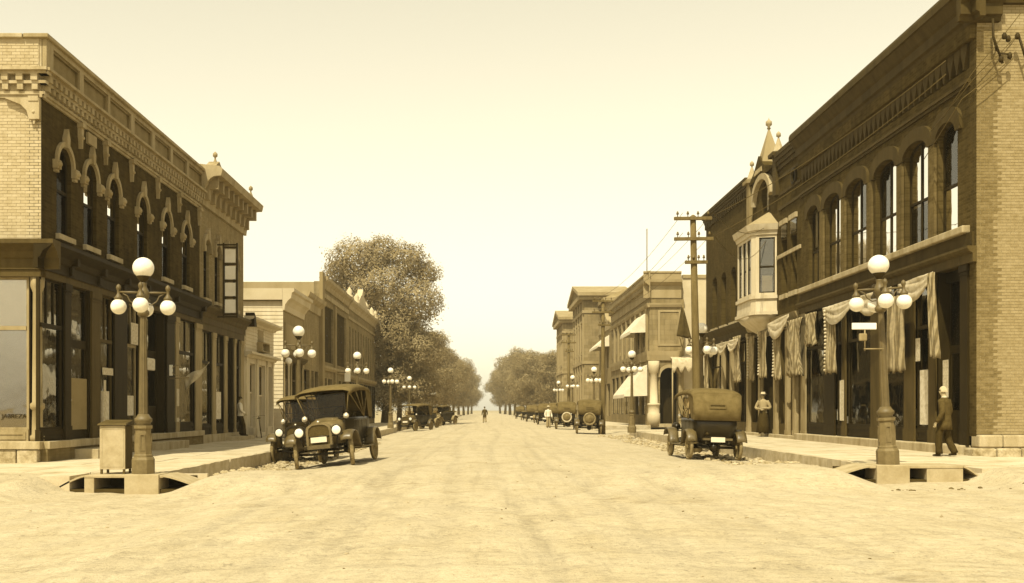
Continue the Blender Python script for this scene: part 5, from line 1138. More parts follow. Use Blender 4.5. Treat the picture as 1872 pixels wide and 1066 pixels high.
MB().box(XL+0.1, XL+0.2, yy-0.03, yy+0.03, 2.72, 3.08).build('mount', M_SHADE, pn)
vs = []
for i in range(17):
    t = i/16
    for j in range(7):
        q = j/6; h = (1-t)*0.46+0.03; vs.append((XL+0.62+t*0.82, yy+0.06*math.sin(t*9+q*2), 2.66+t*0.48-q*h+0.05*math.sin(t*7+q)))
MB().add(vs, [(i*7+j, i*7+j+1, (i+1)*7+j+1, (i+1)*7+j) for i in range(16) for j in range(6)], True).build('cloth', M_CLOTHW, pn, solidify=0.006)
# bicycle leaning by the white shop
def make_bicycle():
    r = empty('bicycle')
    for y in (-0.52, 0.52):
        w = MB().lathe([(0.33+0.018*math.cos(a), 0.018*math.sin(a)) for a in [2*math.pi*k/8 for k in range(9)]], 24, (0, y, 0.35), axis='X').build('wheel', M_BLACK, r)
        mb = MB()
        for k in range(12): a = 2*math.pi*k/12; mb.tube([(0, y, 0.35), (0, y+0.32*math.cos(a), 0.35+0.32*math.sin(a))], 0.003, 4)
        mb.build('spokes', M_NICKEL, w)
    mb = MB(); bb = (0, -0.08, 0.3); st = (0, -0.2, 0.8); hd = (0, 0.38, 0.82)
    for a, b in ((bb, st), (bb, hd), (st, hd), ((0, -0.52, 0.35), bb), ((0, -0.52, 0.35), st), (hd, (0, 0.52, 0.35)), (hd, (0, 0.36, 0.98))): mb.tube([a, b], 0.016, 6)
    mb.build('frame', M_BLACK, r); MB().loft([[(x*w_, y, z) for x, z in ((-1, 0.88), (1, 0.88), (1, 0.92), (-1, 0.92))] for y, w_ in ((-0.34, 0.08), (-0.2, 0.07), (-0.06, 0.02))]).build('saddle', M_SEAT, r)
    MB().tube([(-0.28, 0.22, 0.98), (-0.2, 0.36, 1.0), (0.2, 0.36, 1.0), (0.28, 0.22, 0.98)], 0.013, 6).build('handlebar', M_NICKEL, r)
    return r
bc = make_bicycle(); bc.location = (XL+0.55, 47.2, ZL); bc.rotation_euler = (0, R(-8), R(12)); tag(bc, 'black bicycle leaning on the small white shop', 'bicycle')

# ------------------------------------------------------------------ utility poles and wires
def make_pole(h):
    r = empty('utility_pole')
    MB().lathe([(0.155, -0.3), (0.15, 0.5), (0.128, h*0.5), (0.10, h-0.05), (0.03, h)], 12).build('pole', M_POLE, r)
    for z, l, off in ((h-0.14, 0.64, -0.03), (h-0.82, 0.66, -0.02), (h-1.6, 0.38, 0.05)):
        a = MB().box(-l+off, l+off, -0.16, -0.06, z-0.055, z+0.055).build('crossarm', M_POLE, r, bevel=0.008)
        for k in range(4):
            x = off+(-l+0.12)+(2*l-0.24)*k/3
            MB().lathe([(0.015, 0), (0.015, 0.08), (0.045, 0.085), (0.045, 0.13), (0.03, 0.14), (0.035, 0.17), (0.0001, 0.2)], 8, (x, -0.11, z+0.05)).build('insulator', M_INSUL, a)
    return r
pole0 = make_pole(7.95)
for k, (x, y, tl, lb) in enumerate(((7.12, 34.8, 1.2, 'near utility pole with three crossarms behind the right parked car'), (7.2, 63.5, 0, 'second utility pole standing before the curved gable shop'),
                       (7.4, 92, 0, 'third and farthest utility pole, in front of the courthouse'))):
    o = pole0 if k == 0 else copy_tree(pole0); o.location = (x, y, 0.15 if y < 60 else 0.4); o.rotation_euler = (0, R(-tl), R(4)); tag(o, lb, 'utility pole', 'utility poles along the right kerb')
def wire(a, b, sag, lb, r=0.012):
    pts = [(a[0]+(b[0]-a[0])*t, a[1]+(b[1]-a[1])*t, a[2]+(b[2]-a[2])*t-sag*4*t*(1-t)) for t in [k/16 for k in range(17)]]
    tag(MB().tube(pts, r, 5).build('overhead_wire', M_WIRE), lb, 'wire', 'overhead wires on the right')
wire((7.7, 34.7, 8.1), (XR-0.5, YR0+0.6, 10.55), 0.25, 'upper wire from near utility pole to the corner brick building')
wire((7.7, 34.7, 7.42), (XR-0.5, YR0+0.6, 10.2), 0.3, 'lower wire from near utility pole to the corner brick building')
wire((7.65, 34.7, 8.1), (XR-0.1, 45.0, 9.6), 0.5, 'drooping wire from near utility pole to the oriel building')
wire((7.65, 34.7, 7.4), (XR-0.1, 44.9, 9.1), 0.9, 'slack wire loop from near utility pole to the oriel building')
for k, (x, z) in enumerate(((6.6, 8.15), (7.6, 8.15), (6.6, 7.48), (7.6, 7.48))): wire((x, 34.7, z), (x+0.2, 63.4, z+0.25), 0.5, ['outer top', 'inner top', 'outer middle', 'inner middle'][k]+' wire between the first two utility poles', 0.008)
# wall bracket with insulators on the side wall
wb = empty('wire_bracket', (XR+0.8, YR0-0.3, 10.5), world=True); tag(wb, 'iron wire bracket with insulators high on the right side wall', 'bracket')
yb = YR0-0.28
def PX(px, py): return ((px-887)*yb/F, yb, EYE+(750-py)*yb/F)
mb = MB(); mb.tube([PX(1815, 34), PX(1816, 68), PX(1833, 116)], 0.03, 6); mb.tube([PX(1816, 70), (XR+0.5, YR0, 10.6)], 0.02, 6); mb.tube([PX(1862, 64), PX(1870, 90), PX(1876, 110)], 0.03, 6); mb.tube([PX(1870, 90), (XR+1.25, YR0, 10.3)], 0.02, 6); mb.tube([PX(1829, 98), PX(1848, 99)], 0.02, 6); mb.build('arm', M_BLACK, wb)
for p in ((1836, 66), (1843, 71), (1860, 66), (1846, 102), (1830, 108)): MB().lathe([(0.03, -0.08), (0.06, -0.05), (0.06, 0.03), (0.03, 0.08)], 8, PX(*p)).build('insulator', M_BLACK, wb)
for k, (a, b) in enumerate((((1866, 24), (1779, 132)), ((1858, 66), (1790, 133)), ((1848, 108), (1760, 180)))):
    A = PX(*a); q = PX(*b); tag(MB().tube([A, ((A[0]+q[0])/2, yb, (A[2]+q[2])/2-0.03), (q[0], yb+0.02, q[2]), (XR-0.35, YR0+1.5+k*0.4, q[2]-0.9)], 0.011, 5).build('overhead_wire', M_WIRE), ['highest', 'middle', 'lowest'][k]+' of three wires slanting across the right side wall', 'wire', 'overhead wires on the right')

# ------------------------------------------------------------------ touring cars
def wheel_parts(parent, x, y, steer=0.0, tm=None, z=0.385):
    mb = MB(); mb.lathe([(0.335+0.05*math.cos(a), 0.05*math.sin(a)) for a in [2*math.pi*k/10 for k in range(11)]], 30, axis='X')
    w = mb.build('wheel', M_SPOKE, parent); w.data.materials.clear(); w.data.materials.append(tm or M_TYRE); w.location = (x, y, z); w.rotation_euler = (0, 0, steer)
    mb = MB(); mb.lathe([(0.265, -0.03), (0.29, -0.035), (0.29, 0.035), (0.265, 0.03), (0.265, -0.03)], 28, axis='X'); mb.build('rim', M_SPOKE, w)
    mb = MB()
    for k in range(12): a = 2*math.pi*k/12; mb.tube([(0, 0.04*math.cos(a), 0.04*math.sin(a)), (0, 0.27*math.cos(a), 0.27*math.sin(a))], [0.02, 0.014], 6)
    mb.lathe([(0.03, -0.09), (0.06, -0.07), (0.07, -0.03), (0.07, 0.03), (0.06, 0.07), (0.03, 0.09)], 12, axis='X'); mb.build('spokes', M_SPOKE, w)
def strip(path, x0, x1, crown=0.03):
    vs = []; n = 5
    for (y, z) in path:
        for i in range(n): t = i/(n-1); vs.append((x0+(x1-x0)*t, y, z+crown*(1-(2*t-1)**2)))
    return MB().add(vs, [(j*n+i, j*n+i+1, (j+1)*n+i+1, (j+1)*n+i) for j in range(len(path)-1) for i in range(n-1)], True)
def make_car(top='up', topm=None, steer=0.0, spare=None, hood=None, tyre=None, plate_f=True, fend=None):
    topm = topm or M_TOP; hoodm = hood or M_HOOD; fm = fend or M_FEND
    r = empty('touring_car')
    for x in (-0.71, 0.71):
        wheel_parts(r, x, 1.3, steer, tyre); wheel_parts(r, x, -1.3, 0, tyre)
    mb = MB()
    for x in (-0.33, 0.33): mb.box(x-0.03, x+0.03, -1.75, 1.75, 0.50, 0.58)
    mb.tube([(-0.68, 1.3, 0.385), (-0.3, 1.3, 0.36), (0.3, 1.3, 0.36), (0.68, 1.3, 0.385)], 0.03); mb.tube([(-0.7, -1.3, 0.385), (0.7, -1.3, 0.385)], 0.04); mb.sphere(0.14, (0, -1.3, 0.385), 10, 8); mb.tube([(0, -1.2, 0.39), (0, 0.6, 0.5)], 0.03)
    for y in (1.3, -1.3): mb.tube([(-0.62, y, 0.44), (-0.3, y, 0.5), (0.3, y, 0.5), (0.62, y, 0.44)], 0.03)
    mb.build('chassis', M_BODY, r)
    # tub
    def plan(s_, rear, k=1.0):
        hw = 0.60*s_; pts = [(0.40*s_, 0.74), (0.46*s_, 0.55), (hw*0.97, 0.25), (hw, -0.2), (hw, -0.9), (hw, rear+0.35)]
        pts += [(hw-0.28+0.28*math.cos(a), rear+0.28-0.28*math.sin(a)+0.0) for a in (0.4, 0.8, 1.2, 1.5708)]
        return pts+[(-x, y) for x, y in pts[::-1]]
    rings = [[(x, y, z) for x, y in plan(s_, re)] for z, s_, re in ((0.52, 0.86, -1.42), (0.66, 0.98, -1.55), (0.9, 1.05, -1.62), (1.1, 1.08, -1.62), (1.2, 1.07, -1.60), (1.215, 1.03, -1.57), (1.19, 0.99, -1.53), (0.86, 0.97, -1.5))]
    MB().loft(rings).build('body', M_BODY, r)
    for x in (-1, 1):
        for y0, y1 in ((-0.02, 0.5), (-0.95, -0.4)):
            d = MB().ring(outline(y0, y1, 0.68, 1.14), outline(y0+0.012, y1-0.012, 0.692, 1.128), 0, 0.006).build('door', M_BODY, r); d.matrix_local = Matrix(((0, 0, x, x*0.648), (1, 0, 0, 0), (0, 1, 0, 0), (0, 0, 0, 1)))
    def sec(y, hw, zt, zb): return [(-hw, y, zb), (-hw, y, zt-0.2), (-hw*0.92, y, zt-0.09), (-hw*0.6, y, zt-0.02), (0, y, zt), (hw*0.6, y, zt-0.02), (hw*0.92, y, zt-0.09), (hw, y, zt-0.2), (hw, y, zb)]
    MB().loft([sec(0.70, 0.46, 1.26, 0.58), sec(0.80, 0.42, 1.22, 0.58), sec(1.1, 0.36, 1.16, 0.58), sec(1.5, 0.30, 1.1, 0.58)]).build('hood', hoodm, r)
    rd = MB(lambda u, v, w: (u, w, v)); ou = [(p[0], p[2]) for p in sec(0, 0.325, 1.14, 0.52)]; inn = [(p[0]*0.82, 0.52+(p[2]-0.52)*0.88+0.03) for p in sec(0, 0.325, 1.14, 0.52)]
    rad = rd.ring(ou, inn, 1.5, 1.6).build('radiator', hoodm, r); MB(lambda u, v, w: (u, w, v)).prism(inn, 1.52, 1.575).build('radiator_core', M_CORE, rad); MB().lathe([(0.035, 1.13), (0.045, 1.16), (0.03, 1.19), (0.0001, 1.2)], 10, (0, 1.55, 0)).build('filler_cap', M_NICKEL, rad)
    for x in (-0.47, 0.47):
        h = MB().lathe([(0.03, -0.16), (0.09, -0.12), (0.128, -0.03), (0.138, 0.0), (0.138, 0.02), (0.12, 0.025)], 18, (x, 1.66, 0.93), axis='Y').build('headlight', M_BODY, r)
        MB().lathe([(0.122, 0.02), (0.09, 0.036), (0.0001, 0.045)], 18, (x, 1.66, 0.93), axis='Y').build('lens', M_LENS, h); MB().tube([(x, 1.6, 0.8), (x*0.9, 1.56, 0.58)], 0.018).build('bracket', M_BODY, h)
    MB().tube([(-0.47, 1.58, 0.80), (0.47, 1.58, 0.80)], 0.014).build('headlight_bar', M_BODY, r)
    for x in (-0.54, 0.54):
        h = MB().lathe([(0.03, -0.08), (0.06, -0.05), (0.075, 0.03), (0.06, 0.035)], 12, (x, 0.8, 1.26), axis='Y').build('side_lamp', M_NICKEL, r); MB().lathe([(0.06, 0.033), (0.0001, 0.045)], 12, (x, 0.8, 1.26), axis='Y').build('lens', M_LENS, h)
    for x in (-1, 1):
        strip([(1.74, 0.66), (1.66, 0.78), (1.5, 0.86), (1.3, 0.885), (1.1, 0.85), (0.94, 0.74), (0.84, 0.58), (0.72, 0.44)], x*0.56, x*0.86).build('fender', fm, r, solidify=0.014)
        strip([(-0.78, 0.44), (-0.88, 0.62), (-1.0, 0.78), (-1.16, 0.86), (-1.34, 0.88), (-1.52, 0.82), (-1.66, 0.68), (-1.72, 0.54)], x*0.57, x*0.86).build('fender', fm, r, solidify=0.014)
        MB().box(min(x*0.52, x*0.84), max(x*0.52, x*0.84), -0.78, 0.72, 0.415, 0.445).build('running_board', fm, r)
        MB().box(min(x*0.50, x*0.515), max(x*0.50, x*0.515), -0.85, 0.8, 0.42, 0.62).build('splash_apron', M_BODY, r)
    # seats, wheel
    for y, w in ((-0.05, 0.52), (-1.12, 0.55)):
        s_ = MB().loft([[(-w, y-0.25, 0.8), (w, y-0.25, 0.8), (w, y-0.25, 1.0), (-w, y-0.25, 1.0)], [(-w, y+0.25, 0.8), (w, y+0.25, 0.8), (w, y+0.25, 0.98), (-w, y+0.25, 0.98)]], smooth=False).build('seat', M_SEAT, r, bevel=0.04)
        MB().box(-w, w, y-0.36, y-0.22, 0.95, 1.36).build('backrest', M_SEAT, s_, bevel=0.05)
    MB().tube([(-0.3+0.19*math.cos(a), 0.30+0.08*math.sin(a), 1.34+0.16*math.sin(a)) for a in [2*math.pi*k/20 for k in range(21)]], 0.014, 6).tube([(-0.3, 0.30, 1.34), (-0.3, 0.6, 1.1)], 0.015, 6).build('steering_wheel', M_BODY, r)
    ws = MB(lambda u, v, w: (u, 0.66+(v-1.2)*(-0.08)+w, v)); ws.ring(outline(-0.5, 0.5, 1.2, 1.84), outline(-0.475, 0.475, 1.23, 1.81), -0.012, 0.012); ws.box(-0.475, 0.475, 1.5, 1.52, -0.01, 0.01); wsd = ws.build('windscreen', M_BODY, r)
    for z0, z1 in ((1.23, 1.5), (1.52, 1.81)): MB(lambda u, v, w: (u, 0.66+(v-1.2)*(-0.08)+w, v)).box(-0.475, 0.475, z0, z1, -0.002, 0.002).build('pane', M_GLASSC, wsd)
    mb = MB(); mb.box(-0.36, 0.36, 1.66, 1.70, 0.50, 0.60); mb.build('front_apron', fm, r)
    if plate_f: MB().box(-0.2, 0.2, 1.635, 1.645, 0.66, 0.79).build('licence_plate', M_PLATE, r)
    MB().box(-0.2, 0.2, -1.80, -1.79, 0.55, 0.69).build('licence_plate', M_PLATE, r); MB().lathe([(0.03, -0.06), (0.05, 0.0), (0.0001, 0.01)], 10, (-0.3, -1.72, 0.78), axis='Y').build('tail_lamp', M_BLACK, r)
    MB().box(-0.42, 0.42, -1.78, -1.66, 0.60, 0.66).build('rear_crossbar', fm, r)
    if spare:
        sp = MB().lathe([(0.335+0.055*math.cos(a), 0.055*math.sin(a)) for a in [2*math.pi*k/10 for k in range(11)]], 28, (0, -1.80, 0.93), axis='Y').build('spare_wheel', spare, r); MB().lathe([(0.27, -0.02), (0.285, 0.02), (0.0001, 0.03)], 20, (0, -1.80, 0.93), axis='Y').build('spare_cover', M_SPOKE, sp)
    if top == 'up':
        def ts(y, ze, cr, hw=0.70): return [(-hw, y, ze-0.10), (-hw, y, ze), (-hw*0.8, y, ze+cr*0.65), (-hw*0.4, y, ze+cr*0.93), (0, y, ze+cr), (hw*0.4, y, ze+cr*0.93), (hw*0.8, y, ze+cr*0.65), (hw, y, ze), (hw, y, ze-0.10)]
        tp = MB().loft([ts(0.95, 1.87, 0.07), ts(0.5, 1.95, 0.09), ts(-0.1, 1.99, 0.10), ts(-0.8, 2.0, 0.10), ts(-1.3, 1.96, 0.09), ts(-1.55, 1.88, 0.06)], closed=False, caps=False).build('top', topm, r, solidify=0.02)
        MB().loft([ts(-1.55, 1.88, 0.06)[1:-1], [(x*0.98, -1.66, 1.5) for x in (-.7, -.56, -.28, 0, .28, .56, .7)], [(x*0.95, -1.68, 1.16) for x in (-.7, -.56, -.28, 0, .28, .56, .7)]], closed=False, caps=False).build('rear_curtain', topm, tp, solidify=0.012)
        for x in (-1, 1): MB().add([(x*0.70, -1.55, 1.88), (x*0.70, -0.95, 1.9), (x*0.66, -1.25, 1.2), (x*0.665, -1.66, 1.17)], [(0, 1, 2, 3)]).build('side_curtain', topm, tp, solidify=0.01)
        rw = MB(lambda u, v, w: (u, -1.665-(1.6-v)*0.06+w, v)); rw.ring(outline(-0.24, 0.24, 1.5, 1.64), outline(-0.21, 0.21, 1.53, 1.61), -0.02, 0.0); rw.build('rear_window', M_TOPD, tp)
        mb = MB()
        for x in (-0.68, 0.68):
            for y, z in ((0.9, 1.86), (0.2, 1.95), (-0.5, 1.98), (-1.2, 1.95)): mb.tube([(x*0.95, -0.75, 1.2), (x, y, z)], 0.014, 6)
            mb.tube([(x*0.74, 0.66, 1.2), (x, 0.92, 1.86)], 0.013, 6)
        for y, z in ((0.2, 1.96), (-0.5, 1.99), (-1.2, 1.96)): mb.tube([(-0.68, y, z), (-0.3, y, z+0.06), (0.3, y, z+0.06), (0.68, y, z)], 0.014, 6)
        mb.build('top_bows', M_SPOKE, r)
    else:
        MB().loft([[(x, -1.45-0.22*k, z) for x, z in ((-0.66, 1.18), (0.66, 1.18), (0.66, 1.36-0.08*k), (0, 1.40-0.08*k), (-0.66, 1.36-0.08*k))] for k in (0, 1, 2)]).build('folded_top', topm, r)
    return r
def put(o, x, y, head, lb, roll=None, cat='car'):
    """head: travel direction clockwise from +Y in degrees; set on the crowned road"""
    h = R(head); d = Vector((math.sin(h), math.cos(h))); p = Vector((d.y, -d.x)); zc = lambda u, v: lerp_keys(CROWN, u)
    zf = zc(*(Vector((x, y))+d*1.3)); zb = zc(*(Vector((x, y))-d*1.3)); zl = zc(*(Vector((x, y))-p*0.71)); zrr = zc(*(Vector((x, y))+p*0.71))
    o.location = (x, y, (zl+zrr)/2-0.008); o.rotation_mode = 'QUATERNION'
    m = Matrix.Rotation(-h, 4, 'Z') @ Matrix.Rotation(math.atan2(zf-zb, 2.6), 4, 'X') @ Matrix.Rotation(-math.atan2(zrr-zl, 1.42), 4, 'Y'); o.rotation_quaternion = m.to_quaternion()
    tag(o, lb, cat, 'old touring cars parked along the street')
carA = make_car(steer=R(16), topm=M_TOP)
carA.scale = (1.06, 1.06, 1.06); put(carA, -4.08, 28.8, 186, 'open-sided touring car with tan top facing the camera at left')
carC = make_car(topm=M_TOP, fend=M_FEND, plate_f=True, hood=M_BODY)
put(carC, 6.55, 31.3, -1.5, 'dark touring car with raised top seen from behind at right')
carD = make_car(topm=M_TOPD, spare=M_TYRE, hood=M_BODY); put(carD, 6.35, 64.0, 4, 'touring car with round spare wheel on its tail below the far lamp')
carE = make_car(topm=M_TOPD, spare=M_TYREW, hood=M_BODY); put(carE, 6.1, 79.0, 2, 'touring car with pale spare wheel parked ahead of the far one')
carG = make_car(topm=M_TOP, hood=M_FEND); put(carG, -5.35, 79.5, 203, 'touring car with pale flat top facing the camera under the far left lamps')
carH = make_car(top='down', topm=M_TOPD, hood=M_TAN, fend=M_TAN); put(carH, -4.2, 101, 212, 'open car with folded top on the left near the dark trees')
for src, x, y, h, lb in ((carC, -5.62, 32.75, 182, 'dark touring car mostly hidden behind the tan-topped one at left'),
                         (carH, -5.4, 89, 208, 'open car between two other cars on the far left'), (carG, -5.0, 116, 200, 'small distant touring car before the dark trees at left'),
                         (carC, 6.2, 91, 3, 'dark distant touring car beyond the pale spare wheel at right'), (carG, 6.0, 104, 5, 'pale-topped distant touring car in the right row'),
                         (carH, 6.3, 116, 8, 'open distant car in the right row before the courthouse'), (carC, 5.9, 130, 5, 'dark distant touring car in the right row past the courthouse front'),
                         (carH, 6.0, 148, 8, 'open car second from the far end of the right row'), (carG, 5.8, 170, 6, 'farthest parked car of the right row')):
    put(copy_tree(src), x, y, h, lb)

# ------------------------------------------------------------------ people
def skinmesh(name, nodes, edges, sub=2):
    ids = list(nodes); ix = {k: i for i, k in enumerate(ids)}
    me = bpy.data.meshes.new(name); me.from_pydata([nodes[k][0] for k in ids], [(ix[a], ix[b]) for a, b in edges], []); me.update()
    ob = bpy.data.objects.new(name, me); COL.objects.link(ob); md = ob.modifiers.new('s', 'SKIN'); md.use_smooth_shade = True; md.branch_smoothing = 0.4
    for k in ids:
        r_ = nodes[k][1]; me.skin_vertices[0].data[ix[k]].radius = (r_, r_) if not isinstance(r_, tuple) else r_; me.skin_vertices[0].data[ix[k]].use_root = (ix[k] == 0)
    ss_ = ob.modifiers.new('d', 'SUBSURF'); ss_.levels = sub; ss_.render_levels = sub
    bpy.context.view_layer.update(); out = bpy.data.meshes.new_from_object(ob.evaluated_get(bpy.context.evaluated_depsgraph_get())); bpy.data.objects.remove(ob)
    out.polygons.foreach_set('use_smooth', [True]*len(out.polygons)); out.materials.clear(); return out
def person(label, loc, rz, hip, kneeL, ankL, kneeR, ankR, elbL, wriL, elbR, wriR, coat=None, trou=None, hairm=None, hat=None, skirt=None, lean=0.0, s=1.0):
    """faces +Y; L is -X, R is +X; joint positions in metres for a 1.72 m figure"""
    r = empty('person', loc, rz); r.scale = (s, s, s); tag(r, label, 'person')
    pz = hip; ch = (0, lean*0.8, pz+0.42); nk = (0, lean, pz+0.56); hd = (0, lean+0.03, pz+0.68); h2 = (0, lean+0.035, pz+0.75)
    shL, shR = (-0.175, lean*0.85, pz+0.47), (0.175, lean*0.85, pz+0.47)
    N = {'p': ((0, 0, pz), (0.14, 0.10)), 's': ((0, lean*0.4, pz+0.2), (0.135, 0.095)), 'c': (ch, (0.155, 0.105)), 'n': (nk, 0.052), 'h': (hd, (0.072, 0.085)), 'h2': (h2, (0.074, 0.086)),
         'sl': (shL, 0.05), 'el': (elbL, 0.042), 'wl': (wriL, 0.028), 'sr': (shR, 0.05), 'er': (elbR, 0.042), 'wr': (wriR, 0.028),
         'hl': ((-0.09, 0, pz-0.06), 0.085), 'kl': (kneeL, 0.058), 'al': (ankL, 0.038), 'hr': ((0.09, 0, pz-0.06), 0.085), 'kr': (kneeR, 0.058), 'ar': (ankR, 0.038)}
    E = [('p', 's'), ('s', 'c'), ('c', 'n'), ('n', 'h'), ('h', 'h2'), ('c', 'sl'), ('sl', 'el'), ('el', 'wl'), ('c', 'sr'), ('sr', 'er'), ('er', 'wr'), ('p', 'hl'), ('hl', 'kl'), ('kl', 'al'), ('p', 'hr'), ('hr', 'kr'), ('kr', 'ar')]
    N['no'] = ((0, hd[1]+0.105, hd[2]+0.02), 0.014); E.append(('h', 'no'))
    for sd, w, e in (('l', wriL, elbL), ('r', wriR, elbR)):
        w = Vector(w); d = (w-Vector(e)).normalized(); pm = w+d*0.075; N['q'+sd] = (tuple(pm), (0.034, 0.02)); E.append(('w'+sd, 'q'+sd)); sx = Vector((0, 1, 0)) if abs(d.y) < 0.7 else Vector((1, 0, 0))
        for k in range(4):
            a = pm+sx*(k-1.5)*0.019+d*0.035; b = a+d*(0.045-0.006*abs(k-1.4))+Vector((0.01 if sd == 'l' else -0.01, 0, 0)); N['f%s%d' % (sd, k)] = (tuple(a), 0.009); N['g%s%d' % (sd, k)] = (tuple(b), 0.008); E += [('q'+sd, 'f%s%d' % (sd, k)), ('f%s%d' % (sd, k), 'g%s%d' % (sd, k))]
        t_ = w+d*0.04+sx*0.04; N['t'+sd] = (tuple(t_), 0.01); N['u'+sd] = (tuple(t_+d*0.035), 0.009); E += [('w'+sd, 't'+sd), ('t'+sd, 'u'+sd)]
    link('body', skinmesh('body', N, E), M_SKIN, r)
    def cr(pts, n=5):
        P_ = [Vector(p) for p in pts]; P_ = [P_[0]*2-P_[1]]+P_+[P_[-1]*2-P_[-2]]; out = []
        for i in range(1, len(P_)-2):
            for q in range(n):
                t = q/n; out.append(0.5*(2*P_[i]+(P_[i+1]-P_[i-1])*t+(2*P_[i-1]-5*P_[i]+4*P_[i+1]-P_[i+2])*t*t+(3*P_[i]-P_[i-1]-3*P_[i+1]+P_[i+2])*t**3))
        return out+[P_[-2]]
    def limb(mb, pts, rad, n=14):
        c = cr(pts); L = len(c); rr = []
        for i in range(L):
            t = i/(L-1)*(len(rad)-1); k_ = min(int(t), len(rad)-2); rr.append((rad[k_]+(rad[k_+1]-rad[k_])*(t-k_))*(1+0.07*math.sin(i*2.3+pts[0][0]*20)))
        mb.tube(c, rr, n)
    mb = MB(); rings = []
    low = -0.26 if coat is M_SUIT else -0.04
    for dz, ra, rb_ in ((low, 0.195, 0.15), (low*0.5+0.02, 0.182, 0.138), (0.10, 0.162, 0.122), (0.28, 0.185, 0.13), (0.42, 0.21, 0.125), (0.49, 0.19, 0.11), (0.525, 0.10, 0.08), (0.55, 0.066, 0.066)):
        yy_ = lean*max(0, dz)/0.56; rings.append([(ra*math.cos(q), yy_+rb_*math.sin(q)*(1+0.05*math.sin(q*5+dz*9)), pz+dz) for q in [2*math.pi*k_/22 for k_ in range(22)]])
    mb.loft(rings); limb(mb, [(shL[0]*0.9, shL[1], shL[2]+0.0), elbL, wriL], [0.088, 0.064, 0.05]); limb(mb, [(shR[0]*0.9, shR[1], shR[2]+0.0), elbR, wriR], [0.088, 0.064, 0.05])
    mb.build('jacket' if coat is M_SUIT else 'shirt', coat, r)
    if skirt: MB().lathe([(0.15, pz+0.06), (0.2, pz-0.15), (0.26, pz-0.5), (0.31, 0.06), (0.29, 0.05)], 20).build('skirt', skirt, r)
    else:
        mb = MB(); mb.loft([[(ra*math.cos(q), rb_*math.sin(q), pz+dz) for q in [2*math.pi*k_/18 for k_ in range(18)]] for dz, ra, rb_ in ((0.08, 0.15, 0.11), (-0.02, 0.165, 0.125), (-0.10, 0.155, 0.12))])
        for sx_, kn, an in ((-1, kneeL, ankL), (1, kneeR, ankR)): limb(mb, [(sx_*0.08, 0, pz-0.04), kn, (an[0], an[1]+0.01, an[2]-0.03)], [0.10, 0.088, 0.082])
        mb.build('trousers', trou, r)
    for a in (ankL, ankR): link('shoe', skinmesh('shoe', {'a': ((a[0], a[1]-0.03, a[2]-0.04), 0.045), 'm': ((a[0], a[1]+0.08, a[2]-0.055), (0.045, 0.034)), 't': ((a[0], a[1]+0.18, a[2]-0.065), (0.045, 0.026))}, [('a', 'm'), ('m', 't')]), M_SHOE, r)
    hx = (0, hd[1]-0.012, hd[2]+0.055); mb = MB(); n, m = 16, 8
    vs = [(hx[0]+0.092*math.sin(t)*math.cos(a), hx[1]-0.008+0.105*math.sin(t)*math.sin(a), hx[2]+0.10*math.cos(t)-(0.055 if math.sin(a) < 0.2 else 0)*(i/m)) for i in range(m+1) for t in [0.001+1.55*i/m] for a in [2*math.pi*k/n for k in range(n)]]
    mb.add(vs, [(i*n+k, i*n+(k+1) % n, (i+1)*n+(k+1) % n, (i+1)*n+k) for i in range(m) for k in range(n)], True); mb.build('hair', hairm, r)
    mb = MB(); 
    for x in (-0.032, 0.032): mb.sphere(0.011, (x, hd[1]+0.083, hd[2]+0.04), 8, 6)
    mb.build('eyes', M_SHOE, r); MB().box(-0.022, 0.022, hd[1]+0.082, hd[1]+0.09, hd[2]-0.035, hd[2]-0.027).build('mouth', M_HAIRD, r)
    mb = MB()
    for x in (-0.082, 0.082): mb.sphere(0.026, (x, hd[1], hd[2]+0.015), 8, 6)
    mb.build('ears', M_SKIN, r)
    if coat is M_SUIT: MB().lathe([(0.062, nk[2]-0.055), (0.066, nk[2]-0.01), (0.058, nk[2]+0.005)], 14, (0, nk[1], 0)).build('collar', M_SHIRT, r)
    if hat: MB().lathe([(0.17, hd[2]+0.085), (0.172, hd[2]+0.092), (0.098, hd[2]+0.1), (0.095, hd[2]+0.17), (0.07, hd[2]+0.185), (0.0001, hd[2]+0.187)], 20, (0, hd[1]-0.005, 0)).build('hat', hat, r)
    return r
person('man in dark suit with white hair and collar walking on right sidewalk', (11.35, 25.62, ZR), R(40), 0.93,
       (-0.10, 0.12, 0.50), (-0.11, 0.10, 0.09), (0.10, 0.0, 0.48), (0.11, -0.20, 0.11), (-0.27, -0.05, 1.12), (-0.29, 0.08, 0.86), (0.26, 0.02, 1.12), (0.25, 0.16, 0.90), M_SUIT, M_TROU, M_HAIRW, lean=0.04, s=0.985)
person('man in white shirt and dark trousers leaning by the left doorway', (XL+0.36, 43.9, 0.48), R(-70), 0.92,
       (-0.10, 0.06, 0.49), (-0.10, 0.03, 0.09), (0.10, 0.12, 0.50), (0.09, 0.16, 0.09), (-0.30, -0.02, 1.14), (-0.18, 0.14, 0.98), (0.30, 0.0, 1.14), (0.20, 0.16, 1.0), M_SHIRT, M_TROU, M_HAIRD, lean=-0.03, s=0.95)
person('person in straw hat and long dark apron standing in a draped doorway', (XR-0.42, 44.6, 0.55), R(150), 0.93,
       (-0.10, 0.02, 0.50), (-0.11, 0.0, 0.09), (0.10, 0.02, 0.50), (0.11, 0.0, 0.09), (-0.30, 0.02, 1.12), (-0.08, 0.18, 1.10), (0.30, 0.02, 1.12), (0.08, 0.2, 1.06), M_TAN2, M_TROU, M_HAIRD, hat=M_HAT, skirt=M_TROU)
